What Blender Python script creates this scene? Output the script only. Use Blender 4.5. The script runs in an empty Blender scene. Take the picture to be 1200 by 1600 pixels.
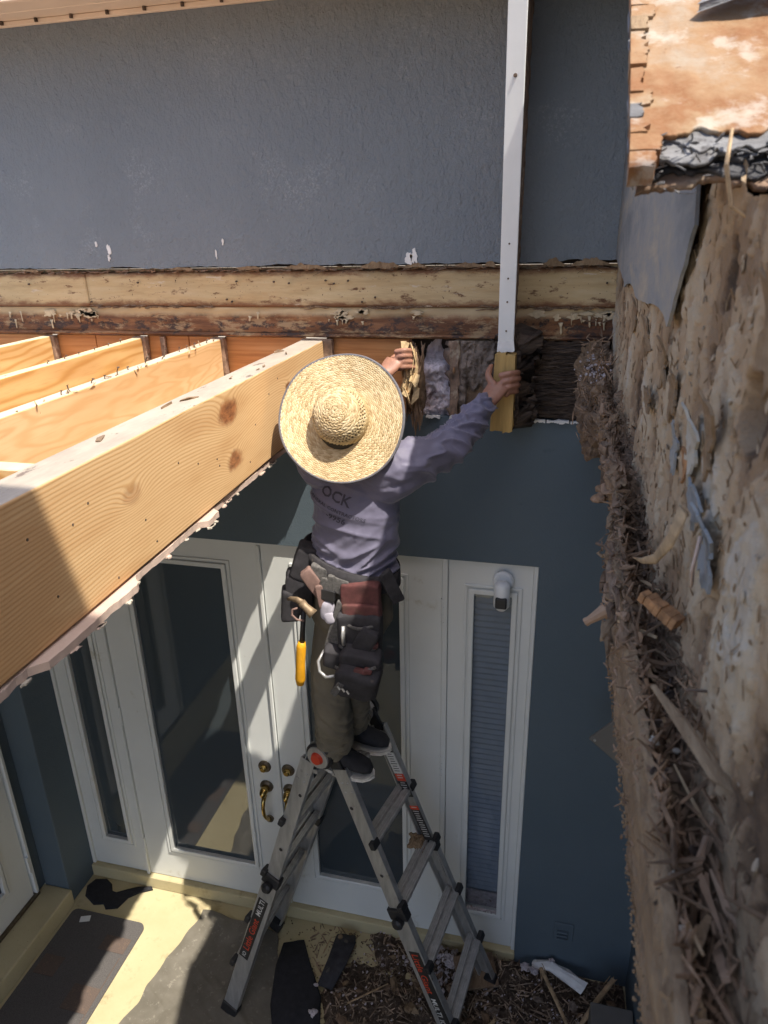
import bpy, bmesh, math, random
from mathutils import Vector, Matrix, noise, Quaternion
from mathutils.bvhtree import BVHTree

# ------------------------------------------------------------------ camera, sky, sun, exposure
scene = bpy.context.scene
COL = scene.collection
CAM = Vector((0.0, -2.5, 3.33))
# camera axes in the world (right, up, backward)
cr = Vector((0.9704, 0.2401, -0.0227)); cf = Vector((-0.2316, 0.9012, -0.3668))


def setup_camera():
    f = 1110.0
    down = Vector((64, 2817, f)).normalized()
    left = Vector((-4650, -332, f)).normalized()
    left = (left - down * left.dot(down)).normalized()
    X = -left
    Z = -down
    Y = Z.cross(X)
    right = Vector((X.x, Y.x, Z.x))
    dn = Vector((X.y, Y.y, Z.y))
    fwd = Vector((X.z, Y.z, Z.z))
    m = Matrix((right, -dn, -fwd)).transposed().to_4x4()
    m.translation = CAM
    cd = bpy.data.cameras.new('camera')
    co = bpy.data.objects.new('camera', cd)
    COL.objects.link(co)
    co.matrix_world = m
    cd.sensor_fit = 'VERTICAL'
    cd.sensor_height = 36.0
    cd.lens = 36.0 * f / 1600.0
    cd.clip_start = 0.02
    cd.clip_end = 600
    cd.dof.use_dof = True
    cd.dof.focus_distance = 2.5
    cd.dof.aperture_fstop = 9.0
    scene.camera = co
    scene.render.resolution_x = 768
    scene.render.resolution_y = 1024


setup_camera()
SUN_TRAVEL = Vector((-0.45, 0.28, -1.0)).normalized()
world = bpy.data.worlds.new('World')
scene.world = world
world.use_nodes = True
wn = world.node_tree
bg = wn.nodes['Background']
sky = wn.nodes.new('ShaderNodeTexSky')
sky.sky_type = 'NISHITA'
sky.sun_disc = False
sky.sun_elevation = math.asin(-SUN_TRAVEL.z)
sky.sun_rotation = math.atan2(-SUN_TRAVEL.x, -SUN_TRAVEL.y)
sky.air_density = 0.8
sky.dust_density = 3.0
sky.ozone_density = 1.0
wn.links.new(sky.outputs[0], bg.inputs[0])
bg.inputs[1].default_value = 0.15
sd = bpy.data.lights.new('sun', 'SUN')
sd.energy = 3.3
sd.angle = math.radians(0.5)
sd.color = (1.0, 0.93, 0.82)
so = bpy.data.objects.new('sun', sd)
COL.objects.link(so)
so.rotation_euler = SUN_TRAVEL.to_track_quat('-Z', 'Y').to_euler()
so.location = (3, -3, 9)
vs = scene.view_settings
vs.view_transform = 'Standard'
vs.look = 'None'
vs.gamma = 1.0
vs.use_curve_mapping = False
vs.exposure = 1.18
scene.cycles.max_bounces = 10
scene.cycles.diffuse_bounces = 5

# ------------------------------------------------------------------ helpers
R = random.Random(7)
rad = math.radians


def nz(x, y, z, s=1.0):
    return noise.noise(Vector((x * s, y * s, z * s)))


def fbm(x, y, z, s=1.0, o=4):
    return noise.fractal(Vector((x * s, y * s, z * s)), 0.9, 2.1, o)


class NT:
    """small node helper for one material"""
    def __init__(self, name):
        self.m = bpy.data.materials.new(name)
        self.m.use_nodes = True
        self.t = self.m.node_tree
        self.b = self.t.nodes['Principled BSDF']
        tc = self.t.nodes.new('ShaderNodeTexCoord')
        self.co = tc.outputs['Object']
        self.h = None

    def n(self, ty, **kw):
        nd = self.t.nodes.new(ty)
        for k, v in kw.items():
            setattr(nd, k, v)
        return nd

    def put(self, sock, v):
        if v is None:
            return
        if isinstance(v, (int, float)):
            if sock.type in ('RGBA',):
                sock.default_value = (v, v, v, 1)
            elif sock.type == 'VECTOR':
                sock.default_value = (v, v, v)
            else:
                sock.default_value = v
        elif isinstance(v, (tuple, list)):
            sock.default_value = tuple(v) + ((1,) if sock.type == 'RGBA' and len(v) == 3 else ())
        else:
            self.t.links.new(v, sock)

    def map(self, scale=(1, 1, 1), loc=(0, 0, 0), rot=(0, 0, 0), vec=None):
        nd = self.n('ShaderNodeMapping')
        self.put(nd.inputs[0], vec or self.co)
        nd.inputs[1].default_value = loc
        nd.inputs[2].default_value = rot
        nd.inputs[3].default_value = scale
        return nd.outputs[0]

    def noise(self, scale, detail=4, rough=0.55, vec=None, dist=0.0):
        nd = self.n('ShaderNodeTexNoise')
        self.put(nd.inputs['Vector'], vec or self.co)
        nd.inputs['Scale'].default_value = scale
        nd.inputs['Detail'].default_value = detail
        nd.inputs['Roughness'].default_value = rough
        nd.inputs['Distortion'].default_value = dist
        return nd.outputs['Fac']

    def vor(self, scale, vec=None, feature='F1', out='Distance'):
        nd = self.n('ShaderNodeTexVoronoi', feature=feature)
        self.put(nd.inputs['Vector'], vec or self.co)
        nd.inputs['Scale'].default_value = scale
        return nd.outputs[out]

    def ramp(self, fac, stops, interp='LINEAR'):
        nd = self.n('ShaderNodeValToRGB')
        nd.color_ramp.interpolation = interp
        el = nd.color_ramp.elements
        while len(el) < len(stops):
            el.new(0.5)
        for e, (p, c) in zip(el, stops):
            e.position = p
            e.color = (c, c, c, 1) if isinstance(c, (int, float)) else tuple(c) + (1,)
        self.put(nd.inputs[0], fac)
        return nd.outputs[0]

    def mix(self, fac, a, b, mode='MIX'):
        nd = self.n('ShaderNodeMix', data_type='RGBA', blend_type=mode)
        self.put(nd.inputs[0], fac)
        self.put(nd.inputs[6], a)
        self.put(nd.inputs[7], b)
        return nd.outputs[2]

    def math(self, op, a, b=None, c=None, clamp=False):
        nd = self.n('ShaderNodeMath', operation=op, use_clamp=clamp)
        self.put(nd.inputs[0], a)
        self.put(nd.inputs[1], b)
        self.put(nd.inputs[2], c)
        return nd.outputs[0]

    def sep(self, vec=None):
        nd = self.n('ShaderNodeSeparateXYZ')
        self.put(nd.inputs[0], vec or self.co)
        return nd.outputs

    def step(self, fac, lo, hi):
        nd = self.n('ShaderNodeMapRange', interpolation_type='SMOOTHSTEP')
        self.put(nd.inputs[0], fac)
        nd.inputs[1].default_value = lo
        nd.inputs[2].default_value = hi
        return nd.outputs[0]

    def bump(self, h, strength=0.5, dist=0.01):
        nd = self.n('ShaderNodeBump')
        nd.inputs['Strength'].default_value = strength
        nd.inputs['Distance'].default_value = dist
        self.put(nd.inputs['Height'], h)
        if self.h is not None:
            self.t.links.new(self.h, nd.inputs['Normal'])
        self.h = nd.outputs[0]
        return self

    def out(self, color, rough=0.8, metal=0.0, spec=None, **kw):
        self.put(self.b.inputs['Base Color'], color)
        self.put(self.b.inputs['Roughness'], rough)
        self.put(self.b.inputs['Metallic'], metal)
        if spec is not None:
            self.b.inputs['Specular IOR Level'].default_value = spec
        for k, v in kw.items():
            self.put(self.b.inputs[k], v)
        if self.h is not None:
            self.t.links.new(self.h, self.b.inputs['Normal'])
        return self.m


def simple(name, col, rough=0.7, metal=0.0, var=0.25, scale=20, bump=0.0, bscale=200, spec=None, stretch=(1, 1, 1), bdist=0.002, dirt=None, dirt_lo=.55, dirt_scale=6):
    t = NT(name)
    v = t.map(stretch)
    a = t.noise(scale, 5, .6, v)
    dark = tuple(c * (1 - var) for c in col)
    light = tuple(min(1, c * (1 + var)) for c in col)
    c = t.ramp(a, [(.3, dark), (.7, light)])
    if dirt:
        d = t.noise(dirt_scale, 6, .65)
        c = t.mix(t.step(d, dirt_lo, dirt_lo + .12), c, dirt)
    if bump:
        t.bump(t.noise(bscale, 4, .6, v), bump, bdist)
    return t.out(c, rough, metal, spec)


MATS = {}


def make_materials():
    M = MATS
    # --- blue grey stucco, upper wall (dash finish)
    t = NT('stucco upper')
    n1 = t.noise(1.6, 4, .6)
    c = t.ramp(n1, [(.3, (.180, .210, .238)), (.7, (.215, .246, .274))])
    dash = t.noise(48, 5, .62, t.map((1, 1, .6), rot=(0, .4, 0)), .3)
    fine = t.noise(150, 4, .65, None, .5)
    wear = t.math('MULTIPLY', t.step(t.noise(5, 4, .6), .5, .72), t.step(fine, .5, .62))
    c = t.mix(t.math('MULTIPLY', wear, .5), c, (.36, .39, .41))
    sc = t.noise(26, 7, .8, t.map((1, 1, .6)))
    c = t.mix(t.math('MULTIPLY', t.step(sc, .67, .7), .6), c, (.52, .55, .56))
    t.bump(dash, 1.0, .010)
    t.bump(t.noise(130, 4, .6, None, .2), .9, .0045)
    t.bump(fine, .7, .003)
    M['stucco_up'] = t.out(c, .72, spec=.45)
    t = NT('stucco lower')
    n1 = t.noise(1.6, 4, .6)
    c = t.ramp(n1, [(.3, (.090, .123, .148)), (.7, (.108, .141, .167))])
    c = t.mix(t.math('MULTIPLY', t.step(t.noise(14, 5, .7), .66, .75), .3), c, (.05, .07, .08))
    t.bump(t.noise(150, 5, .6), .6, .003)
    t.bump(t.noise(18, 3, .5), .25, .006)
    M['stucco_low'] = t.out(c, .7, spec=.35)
    # --- ledger boards
    t = NT('cream painted board')
    v = t.map((3, 10, 26))
    n1 = t.noise(1.0, 6, .65, v)
    c = t.ramp(n1, [(.25, (.36, .25, .12)), (.5, (.52, .39, .21)), (.75, (.60, .48, .29))])
    g = t.noise(2.0, 7, .7, t.map((6, 6, 16)))
    c = t.mix(t.step(g, .57, .66), c, (.14, .065, .03))
    zz = t.sep()[2]
    ed = t.math('MULTIPLY', t.math('ABSOLUTE', t.math('SUBTRACT', zz, 3.15)), 15)
    st = t.math('ADD', ed, t.noise(1.0, 6, .75, t.map((9, 5, 22), (3, 3, 3))))
    c = t.mix(t.step(st, 1.02, 1.4), c, (.2, .095, .045))
    pl = t.noise(1.0, 7, .75, t.map((7, 5, 30), (8, 1, 4)))
    c = t.mix(t.step(pl, .6, .66), c, (.58, .5, .38))
    g2 = t.noise(90, 3, .6)
    c = t.mix(t.step(g2, .66, .72), c, (.08, .04, .02))
    t.bump(n1, .5, .004).bump(g, .7, .004)
    M['cream'] = t.out(c, .8)
    t = NT('brown weathered board')
    v = t.map((2.2, 8, 20))
    n1 = t.noise(1.3, 7, .7, v)
    c = t.ramp(n1, [(.28, (.075, .035, .02)), (.45, (.15, .065, .03)), (.58, (.25, .115, .05)), (.75, (.36, .22, .11))])
    g = t.noise(3.0, 6, .75, t.map((5, 5, 9)))
    c = t.mix(t.step(g, .5, .58), c, (.055, .034, .028))
    g3 = t.noise(2.2, 6, .75, t.map((4, 4, 11), (7, 3, 5)))
    c = t.mix(t.math('MULTIPLY', t.step(g3, .52, .62), .85), c, (.38, .26, .14))
    z = t.sep()[2]
    top = t.math('SUBTRACT', t.math('MULTIPLY', t.math('SUBTRACT', z, 3.045), 26), t.math('MULTIPLY', t.math('SUBTRACT', 1, t.noise(5, 5, .7)), 1.1))
    c = t.mix(t.step(top, -.55, .1), c, (.50, .38, .22))
    t.bump(n1, .7, .005).bump(g, .5, .003)
    M['brown'] = t.out(c, .8)
    # --- fresh orange rim boards
    t = NT('orange fir board')
    v = t.map((2.5, 6, 60))
    n1 = t.noise(1.0, 4, .55, v, .3)
    c = t.ramp(n1, [(.3, (.34, .135, .04)), (.52, (.50, .22, .07)), (.7, (.58, .29, .11))])
    t.bump(n1, .25, .002)
    M['rim'] = t.out(c, .65)
    # --- rotten woods
    t = NT('rotten dark wood')
    v = t.map((10, 10, 70))
    n1 = t.noise(1.0, 6, .7, v, .6)
    n2 = t.noise(30, 5, .7)
    c = t.ramp(n1, [(.3, (.03, .021, .017)), (.55, (.10, .07, .052)), (.75, (.22, .16, .12))])
    c = t.mix(t.step(n2, .6, .75), c, (.24, .18, .14))
    t.bump(n1, .9, .01).bump(n2, .6, .006)
    M['rot_dark'] = t.out(c, .9)
    t = NT('rotten fibrous wood')
    v = t.map((40, 9, 40))
    n1 = t.noise(1.0, 6, .7, v, .8)
    n2 = t.noise(60, 4, .7)
    n3 = t.noise(4, 4, .6)
    c = t.ramp(n1, [(.28, (.075, .045, .03)), (.5, (.19, .125, .08)), (.72, (.34, .25, .175))])
    c = t.mix(t.math('MULTIPLY', t.step(n3, .45, .6), .6), c, (.27, .17, .09))
    c = t.mix(t.step(n2, .63, .72), c, (.06, .035, .025))
    t.bump(n1, .9, .008).bump(n2, .6, .004)
    M['rot'] = t.out(c, .9)
    t = NT('tan crumbling plaster edge')
    n1 = t.noise(1.0, 6, .7, t.map((60, 12, 30)), .4)
    n2 = t.noise(110, 4, .7)
    c = t.ramp(n1, [(.28, (.14, .088, .048)), (.5, (.235, .16, .092)), (.75, (.34, .25, .155))])
    c = t.mix(t.step(n2, .64, .74), c, (.1, .06, .04))
    t.bump(n1, .7, .005).bump(n2, .6, .003)
    M['rot_tan'] = t.out(c, .9)
    M['splinter'] = simple('splinter wood', (.25, .165, .105), .85, var=.75, scale=9, bump=.5, bscale=90, stretch=(1, 1, 1))
    M['debris'] = simple('mixed dry splinters', (.27, .195, .135), .9, var=.8, scale=16, bump=.5, bscale=90, dirt=(.42, .34, .25), dirt_lo=.55, dirt_scale=26)
    M['mud'] = simple('grey brown termite mud', (.21, .16, .125), .95, var=.45, scale=30, bump=1.0, bscale=70, bdist=.01, dirt=(.09, .06, .045), dirt_lo=.55, dirt_scale=24)
    M['skim'] = simple('pale skim coat', (.42, .385, .32), .9, var=.15, scale=20, bump=.6, bscale=120, dirt=(.28, .2, .13), dirt_lo=.58, dirt_scale=18)
    M['gutter'] = simple('reddish brown rot splinters', (.165, .102, .058), .9, var=.75, scale=14, bump=.5, bscale=90, dirt=(.3, .2, .13), dirt_lo=.58, dirt_scale=30)
    M['crumb'] = simple('plaster flakes', (.33, .265, .19), .92, var=.5, scale=18, bump=.5, bscale=120, dirt=(.14, .09, .055), dirt_lo=.54, dirt_scale=30)
    M['splinter_l'] = simple('pale splinter wood', (.40, .28, .16), .85, var=.4, scale=40, bump=.7, bscale=160)
    M['orange_chip'] = simple('orange wood chip', (.33, .17, .075), .85, var=.5, scale=60, bump=.5, bscale=200)
    # --- right wall scratch coat
    t = NT('tan scratch coat')
    at = t.n('ShaderNodeAttribute', attribute_name='coat')
    n1 = t.noise(6, 7, .68)
    n2 = t.noise(60, 6, .7, t.map((1, 1, .4)))
    n3 = t.noise(24, 6, .7)
    lv = t.math('ADD', at.outputs['Fac'], t.math('MULTIPLY', t.math('SUBTRACT', n3, .5), .22))
    c = t.ramp(lv, [(.12, (.09, .056, .033)), (.3, (.21, .138, .083)), (.42, (.34, .24, .148)), (.62, (.42, .31, .2)), (.8, (.46, .37, .26)), (.95, (.46, .40, .32))])
    c = t.mix(t.math('MULTIPLY', t.step(n1, .5, .68), .4), c, (.21, .13, .07))
    c = t.mix(t.step(n2, .66, .73), c, (.07, .046, .03))
    t.bump(n3, .9, .008).bump(n2, .9, .004)
    M['scratch'] = t.out(c, .92)
    M['old_blue'] = None
    t = NT('worn blue grey paint')
    v = t.map((1, 1.4, 4))
    n1 = t.noise(2.2, 8, .7, v, .4)
    c = t.ramp(n1, [(.34, (.17, .188, .205)), (.5, (.25, .262, .27)), (.58, (.3, .29, .265)), (.68, (.40, .35, .28))])
    t.bump(n1, .4, .003).bump(t.noise(40, 5, .65, t.map((1, .35, 1))), .5, .004)
    M['old_blue'] = t.out(c, .85)
    # --- roof deck at the right
    t = NT('stained roof deck')
    n1 = t.noise(7, 6, .65)
    n2 = t.noise(70, 5, .7)
    n3 = t.noise(16, 5, .65, t.map((1, 1, 1), (4, 2, 8)))
    c = t.ramp(n1, [(.3, (.30, .25, .19)), (.44, (.27, .16, .08)), (.54, (.21, .09, .032)), (.62, (.27, .17, .09)), (.72, (.32, .26, .19))])
    c = t.mix(t.math('MULTIPLY', t.step(n3, .5, .62),   .6), c, (.42, .385, .33))
    c = t.mix(t.step(n2, .62, .74), c, (.16, .07, .03))
    t.bump(n1, .5, .008).bump(n2, .5, .003)
    M['deck'] = t.out(c, .85)
    M['felt'] = simple('grey weathered felt', (.155, .155, .16), .85, var=.5, scale=26, bump=.8, bscale=70, stretch=(.4, 1, 1), bdist=.006, dirt=(.06, .055, .055), dirt_scale=22)
    M['felt_dark'] = simple('black torn felt', (.05, .05, .055), .85, var=.6, scale=30, bump=.8, bscale=90, bdist=.006)
    M['drywall'] = simple('torn drywall paper', (.5, .385, .32), .9, var=.12, scale=14, bump=.5, bscale=120)
    M['plaster'] = simple('white plaster', (.74, .73, .71), .9, var=.1, scale=30, bump=.6, bscale=150)
    M['soffit'] = simple('cream soffit paint', (.70, .58, .46), .7, var=.06, scale=5, bump=.1, bscale=40)
    M['door'] = simple('white door paint', (.70, .715, .69), .42, var=.045, scale=3, bump=.05, bscale=90, bdist=.001, dirt=(.5, .48, .4), dirt_lo=.62, dirt_scale=5)
    M['brass'] = simple('aged brass', (.52, .36, .12), .25, 1.0, var=.35, scale=60)
    M['brass_dull'] = simple('dull bronze', (.16, .13, .09), .45, .8, var=.3, scale=60)
    M['alu'] = simple('brushed aluminium', (.47, .47, .46), .38, .6, var=.22, scale=7, bump=.25, bscale=60, stretch=(6, 6, 1.0), bdist=.0008, dirt=(.2, .17, .13), dirt_lo=.62, dirt_scale=11)
    M['alu_dirty'] = simple('scuffed aluminium step', (.44, .43, .41), .5, .4, var=.25, scale=30, bump=.3, bscale=150, bdist=.001)
    M['black_pl'] = simple('black plastic', (.018, .018, .02), .5, var=.3, scale=30)
    M['black_nyl'] = simple('black nylon', (.03, .028, .032), .85, var=.45, scale=28, bump=.7, bscale=520, bdist=.0015, dirt=(.1, .085, .07), dirt_lo=.6, dirt_scale=16)
    M['web'] = simple('grey belt webbing', (.11, .105, .1), .9, var=.4, scale=120, bump=.8, bscale=600, bdist=.0015)
    M['red_leather'] = simple('worn red leather', (.095, .032, .03), .85, var=.55, scale=18, bump=.6, bscale=90, bdist=.002, dirt=(.11, .05, .04), dirt_lo=.52, dirt_scale=14)
    M['tan_leather'] = simple('pinkish tan leather', (.2, .125, .105), .7, var=.3, scale=25, bump=.5, bscale=140)
    M['red_pl'] = simple('red plastic', (.55, .05, .02), .4, var=.15)
    M['label_red'] = simple('red lettering', (.62, .07, .03), .5, var=.05)
    M['label_white'] = simple('white lettering', (.66, .66, .64), .5, var=.08)
    M['label_black'] = simple('black label', (.02, .02, .02), .45, var=.2)
    M['yellow'] = simple('yellow rubber grip', (.72, .34, .012), .5, var=.1, scale=50, bump=.2, bscale=220)
    M['steel'] = simple('rusty tool steel', (.26, .19, .12), .6, .5, var=.3, scale=50)
    M['skin'] = simple('skin', (.33, .16, .105), .5, var=.16, scale=40, bump=.3, bscale=260, bdist=.001)
    M['skin_l'] = M['skin']
    M['flake'] = simple('broken wood in strong light', (.62, .45, .24), .8, var=.3, scale=60, bump=.6, bscale=160)  # pale wood, tone raised to carry the strong light on the flakes
    M['cream_run'] = simple('dried cream paint', (.52, .42, .27), .7, var=.2, scale=60)
    M['lilac'] = simple('pale lilac cloth', (.42, .4, .46), .85, var=.2, scale=30, bump=.5, bscale=200)
    M['hair'] = simple('black hair', (.012, .01, .009), .6, var=.3, scale=80, bump=.6, bscale=300)
    M['pants'] = simple('olive work trousers', (.165, .145, .108), .9, var=.2, scale=8, bump=.5, bscale=700, bdist=.0008, dirt=(.22, .2, .15), dirt_lo=.62, dirt_scale=9)
    t = NT('lavender grey work shirt')
    n1 = t.noise(7, 4, .6)
    c = t.ramp(n1, [(.3, (.128, .120, .180)), (.7, (.155, .147, .212))])
    t.bump(t.noise(900, 2, .5), .25, .0006)
    M['shirt'] = t.out(c, .62, spec=.5, **{'Sheen Weight': .25})
    M['ink'] = simple('dark printed ink', (.055, .05, .07), .8, var=.2, scale=160)
    M['shoe'] = simple('black canvas shoe', (.018, .018, .022), .8, var=.3, scale=60, bump=.4, bscale=500)
    M['sole'] = simple('white rubber sole', (.62, .6, .55), .6, var=.15, scale=50)
    # --- straw
    t = NT('woven straw')
    at = t.n('ShaderNodeAttribute', attribute_name='strand')
    n1 = t.noise(30, 4, .6)
    n2 = t.noise(230, 3, .6)
    c = t.ramp(at.outputs['Fac'], [(0, (.33, .225, .105)), (.45, (.46, .345, .185)), (1, (.60, .485, .30))])
    c = t.mix(t.math('MULTIPLY', t.step(n1, .4, .65), .3), c, (.54, .40, .2))
    c = t.mix(t.math('MULTIPLY', t.step(n2, .55, .7), .4), c, (.66, .52, .28))
    t.bump(n2, .3, .001)
    M['straw'] = t.out(c, .6)
    M['binding'] = simple('grey cloth binding', (.12, .115, .125), .9, var=.2, scale=80)
    # --- floor
    t = NT('cream painted concrete')
    n1 = t.noise(3, 6, .65)
    c = t.ramp(n1, [(.3, (.47, .40, .23)), (.7, (.56, .49, .30))])
    c = t.mix(t.math('MULTIPLY', t.step(t.noise(7, 6, .7), .54, .68), .55), c, (.25, .19, .1))
    c = t.mix(t.step(t.noise(130, 3, .6), .68, .74), c, (.16, .12, .07))
    t.bump(t.noise(60, 4, .6), .25, .003)
    M['floor'] = t.out(c, .75)
    M['ground'] = simple('bare ground', (.25, .21, .16), .95, var=.3, scale=.6, bump=.4, bscale=8)
    M['tarp'] = None
    t = NT('grey plastic drop sheet')
    n1 = t.noise(6, 5, .65)
    c = t.ramp(n1, [(.3, (.12, .108, .085)), (.7, (.19, .172, .14))])
    c = t.mix(t.math('MULTIPLY', t.step(t.noise(40, 5, .7), .56, .7), .6), c, (.34, .31, .26))
    t.bump(t.noise(25, 5, .6), .4, .006)
    M['tarp'] = t.out(c, .5)
    M['black_cloth'] = simple('black cloth', (.018, .018, .022), .9, var=.3, scale=40, bump=.5, bscale=300)
    t = NT('woven rubber mat')
    n1 = t.noise(420, 2, .5)
    c = t.ramp(n1, [(.35, (.06, .055, .055)), (.65, (.13, .12, .115))])
    t.bump(n1, .6, .002)
    M['mat'] = t.out(c, .9)
    t = NT('brown mat panel')
    n1 = t.noise(260, 3, .6)
    n2 = t.vor(40)
    c = t.ramp(n1, [(.4, (.09, .065, .055)), (.6, (.17, .12, .09))])
    c = t.mix(t.math('MULTIPLY', t.step(n2, .3, .34), .5), c, (.1, .075, .065))
    t.bump(n1, .6, .002)
    M['mat_brown'] = t.out(c, .9)
    M['paper'] = simple('paper', (.7, .7, .68), .8, var=.05)
    t = NT('dirt and wood dust')
    n1 = t.noise(30, 6, .7)
    n2 = t.noise(120, 4, .7)
    c = t.ramp(n1, [(.32, (.06, .04, .027)), (.55, (.14, .097, .066)), (.75, (.23, .17, .12))])
    c = t.mix(t.step(n2, .63, .7), c, (.34, .28, .22))
    t.bump(n1, 1.0, .02).bump(n2, .8, .008)
    M['dirt'] = t.out(c, .95)
    M['insul'] = simple('fluffy white insulation', (.52, .46, .47), .95, var=.3, scale=50, bump=1.0, bscale=90, bdist=.012, dirt=(.2, .14, .11), dirt_lo=.56, dirt_scale=26)
    M['insul_pink'] = simple('mauve insulation powder', (.74, .66, .70), .95, var=.25, scale=40, bump=1.0, bscale=80, bdist=.014, dirt=(.28, .2, .2), dirt_lo=.56, dirt_scale=20)
    M['white_paint'] = simple('white painted trim', (.78, .8, .8), .5, var=.04, scale=8, bump=.1, bscale=80, dirt=(.5, .45, .38), dirt_lo=.7, dirt_scale=14)
    M['old_tan'] = simple('yellowed old lumber', (.46, .3, .105), .8, var=.25, scale=4, bump=.5, bscale=40, stretch=(8, 8, 1), dirt=(.2, .11, .04), dirt_lo=.6, dirt_scale=14)
    M['rough_brown'] = simple('rough brown backing', (.24, .16, .11), .9, var=.5, scale=30, bump=.9, bscale=60, bdist=.006, dirt=(.45, .36, .26), dirt_lo=.55, dirt_scale=16)
    M['grey_plate'] = simple('grey taupe sheet metal', (.15, .14, .125), .6, var=.12, scale=10)
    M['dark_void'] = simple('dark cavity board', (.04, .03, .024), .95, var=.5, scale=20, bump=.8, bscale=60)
    M['blind'] = simple('blue grey pleated blind', (.30, .34, .40), .85, var=.06, scale=20)
    M['wire'] = simple('rusty wire', (.12, .08, .055), .7, .2, var=.3, scale=60)
    # --- glass: reflective coated door panes and the thin clear pane
    t = NT('dark door glass')
    M['glass'] = t.out((.05, .064, .074), .03, spec=.5, **{'IOR': 2.1})
    t = NT('thin clear pane')
    tr = t.n('ShaderNodeBsdfTransparent')
    tr.inputs[0].default_value = (.86, .88, .9, 1)
    gl = t.n('ShaderNodeBsdfGlossy')
    gl.inputs['Roughness'].default_value = .03
    lw = t.n('ShaderNodeLayerWeight')
    fa = t.math('ADD', t.math('MULTIPLY', t.math('POWER', lw.outputs['Facing'], 4.0), .7), .05)
    mx = t.n('ShaderNodeMixShader')
    t.t.links.new(fa, mx.inputs[0])
    t.t.links.new(tr.outputs[0], mx.inputs[1])
    t.t.links.new(gl.outputs[0], mx.inputs[2])
    t.t.links.new(mx.outputs[0], t.t.nodes['Material Output'].inputs[0])
    M['pane'] = t.m


def wood_material(name, base, light, dark, freq=38.0, knots=(), seed=0.0, top=None, z_top=2.97, across=(0, 0, 1), warp=.018, contrast=1.0):
    """sawn softwood, grain along Y; knots = (y, z, size, darkness)"""
    t = NT(name)
    s = t.sep()
    y, z = s[1], s[2]
    x = s[0]
    big = t.noise(1.0, 3, .5, t.map((1.5, 1.1, 7), (seed, seed, seed)))
    u = t.math('ADD', z, t.math('MULTIPLY', t.math('SUBTRACT', big, .5), warp * 10))
    u = t.math('ADD', u, t.math('MULTIPLY', x, .55))
    kn = None
    for (ky, kz, ks, kd) in knots:
        dy = t.math('MULTIPLY', t.math('SUBTRACT', y, ky), .55)
        dz = t.math('SUBTRACT', z, kz)
        d2 = t.math('ADD', t.math('MULTIPLY', dy, dy), t.math('MULTIPLY', dz, dz))
        d = t.math('SQRT', d2)
        e = t.math('DIVIDE', ks * ks, t.math('ADD', d2, ks * ks))
        u = t.math('ADD', u, t.math('MULTIPLY', e, ks * 1.6))
        wob = t.math('ADD', d, t.math('MULTIPLY', t.math('SUBTRACT', t.noise(30, 4, .6), .5), ks * .8))
        k = t.math('MULTIPLY', t.math('SUBTRACT', 1.0, t.step(wob, ks * .45, ks * .95)), kd)
        kn = k if kn is None else t.math('MAXIMUM', kn, k)
    ring = t.math('SINE', t.math('MULTIPLY', u, freq * 6.2832))
    ring = t.math('ADD', t.math('MULTIPLY', ring, .5), .5)
    ring = t.math('POWER', ring, 2.6)
    fine = t.noise(1.0, 4, .65, t.map((160, 4, 160), (seed, 0, 0)))
    c = t.ramp(ring, [(0, light), (.55, base), (1, tuple(b * (1 - .42 * contrast) + d_ * .42 * contrast for b, d_ in zip(base, dark)))])
    patch = t.noise(1.0, 3, .5, t.map((3, 2.0, 9), (seed + 3, 1, 2)))
    c = t.mix(t.math('MULTIPLY', t.step(patch, .45, .62), .35), c, dark)
    c = t.mix(t.math('MULTIPLY', t.step(fine, .5, .75), .25), c, dark)
    if kn is not None:
        kc = t.ramp(t.noise(1.0, 4, .7, t.map((40, 30, 70))), [(.35, (.13, .045, .018)), (.6, (.33, .125, .045))])
        c = t.mix(kn, c, kc)
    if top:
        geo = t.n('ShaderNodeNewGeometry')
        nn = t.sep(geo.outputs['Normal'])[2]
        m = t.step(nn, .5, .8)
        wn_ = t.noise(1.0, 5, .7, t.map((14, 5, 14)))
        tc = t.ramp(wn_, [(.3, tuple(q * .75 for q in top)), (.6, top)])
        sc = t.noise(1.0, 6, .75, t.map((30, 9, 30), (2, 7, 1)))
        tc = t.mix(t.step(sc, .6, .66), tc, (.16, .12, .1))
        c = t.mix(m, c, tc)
    t.bump(ring, .12, .0012).bump(fine, .2, .001)
    return t.out(c, .62, spec=.35)


make_materials()


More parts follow.
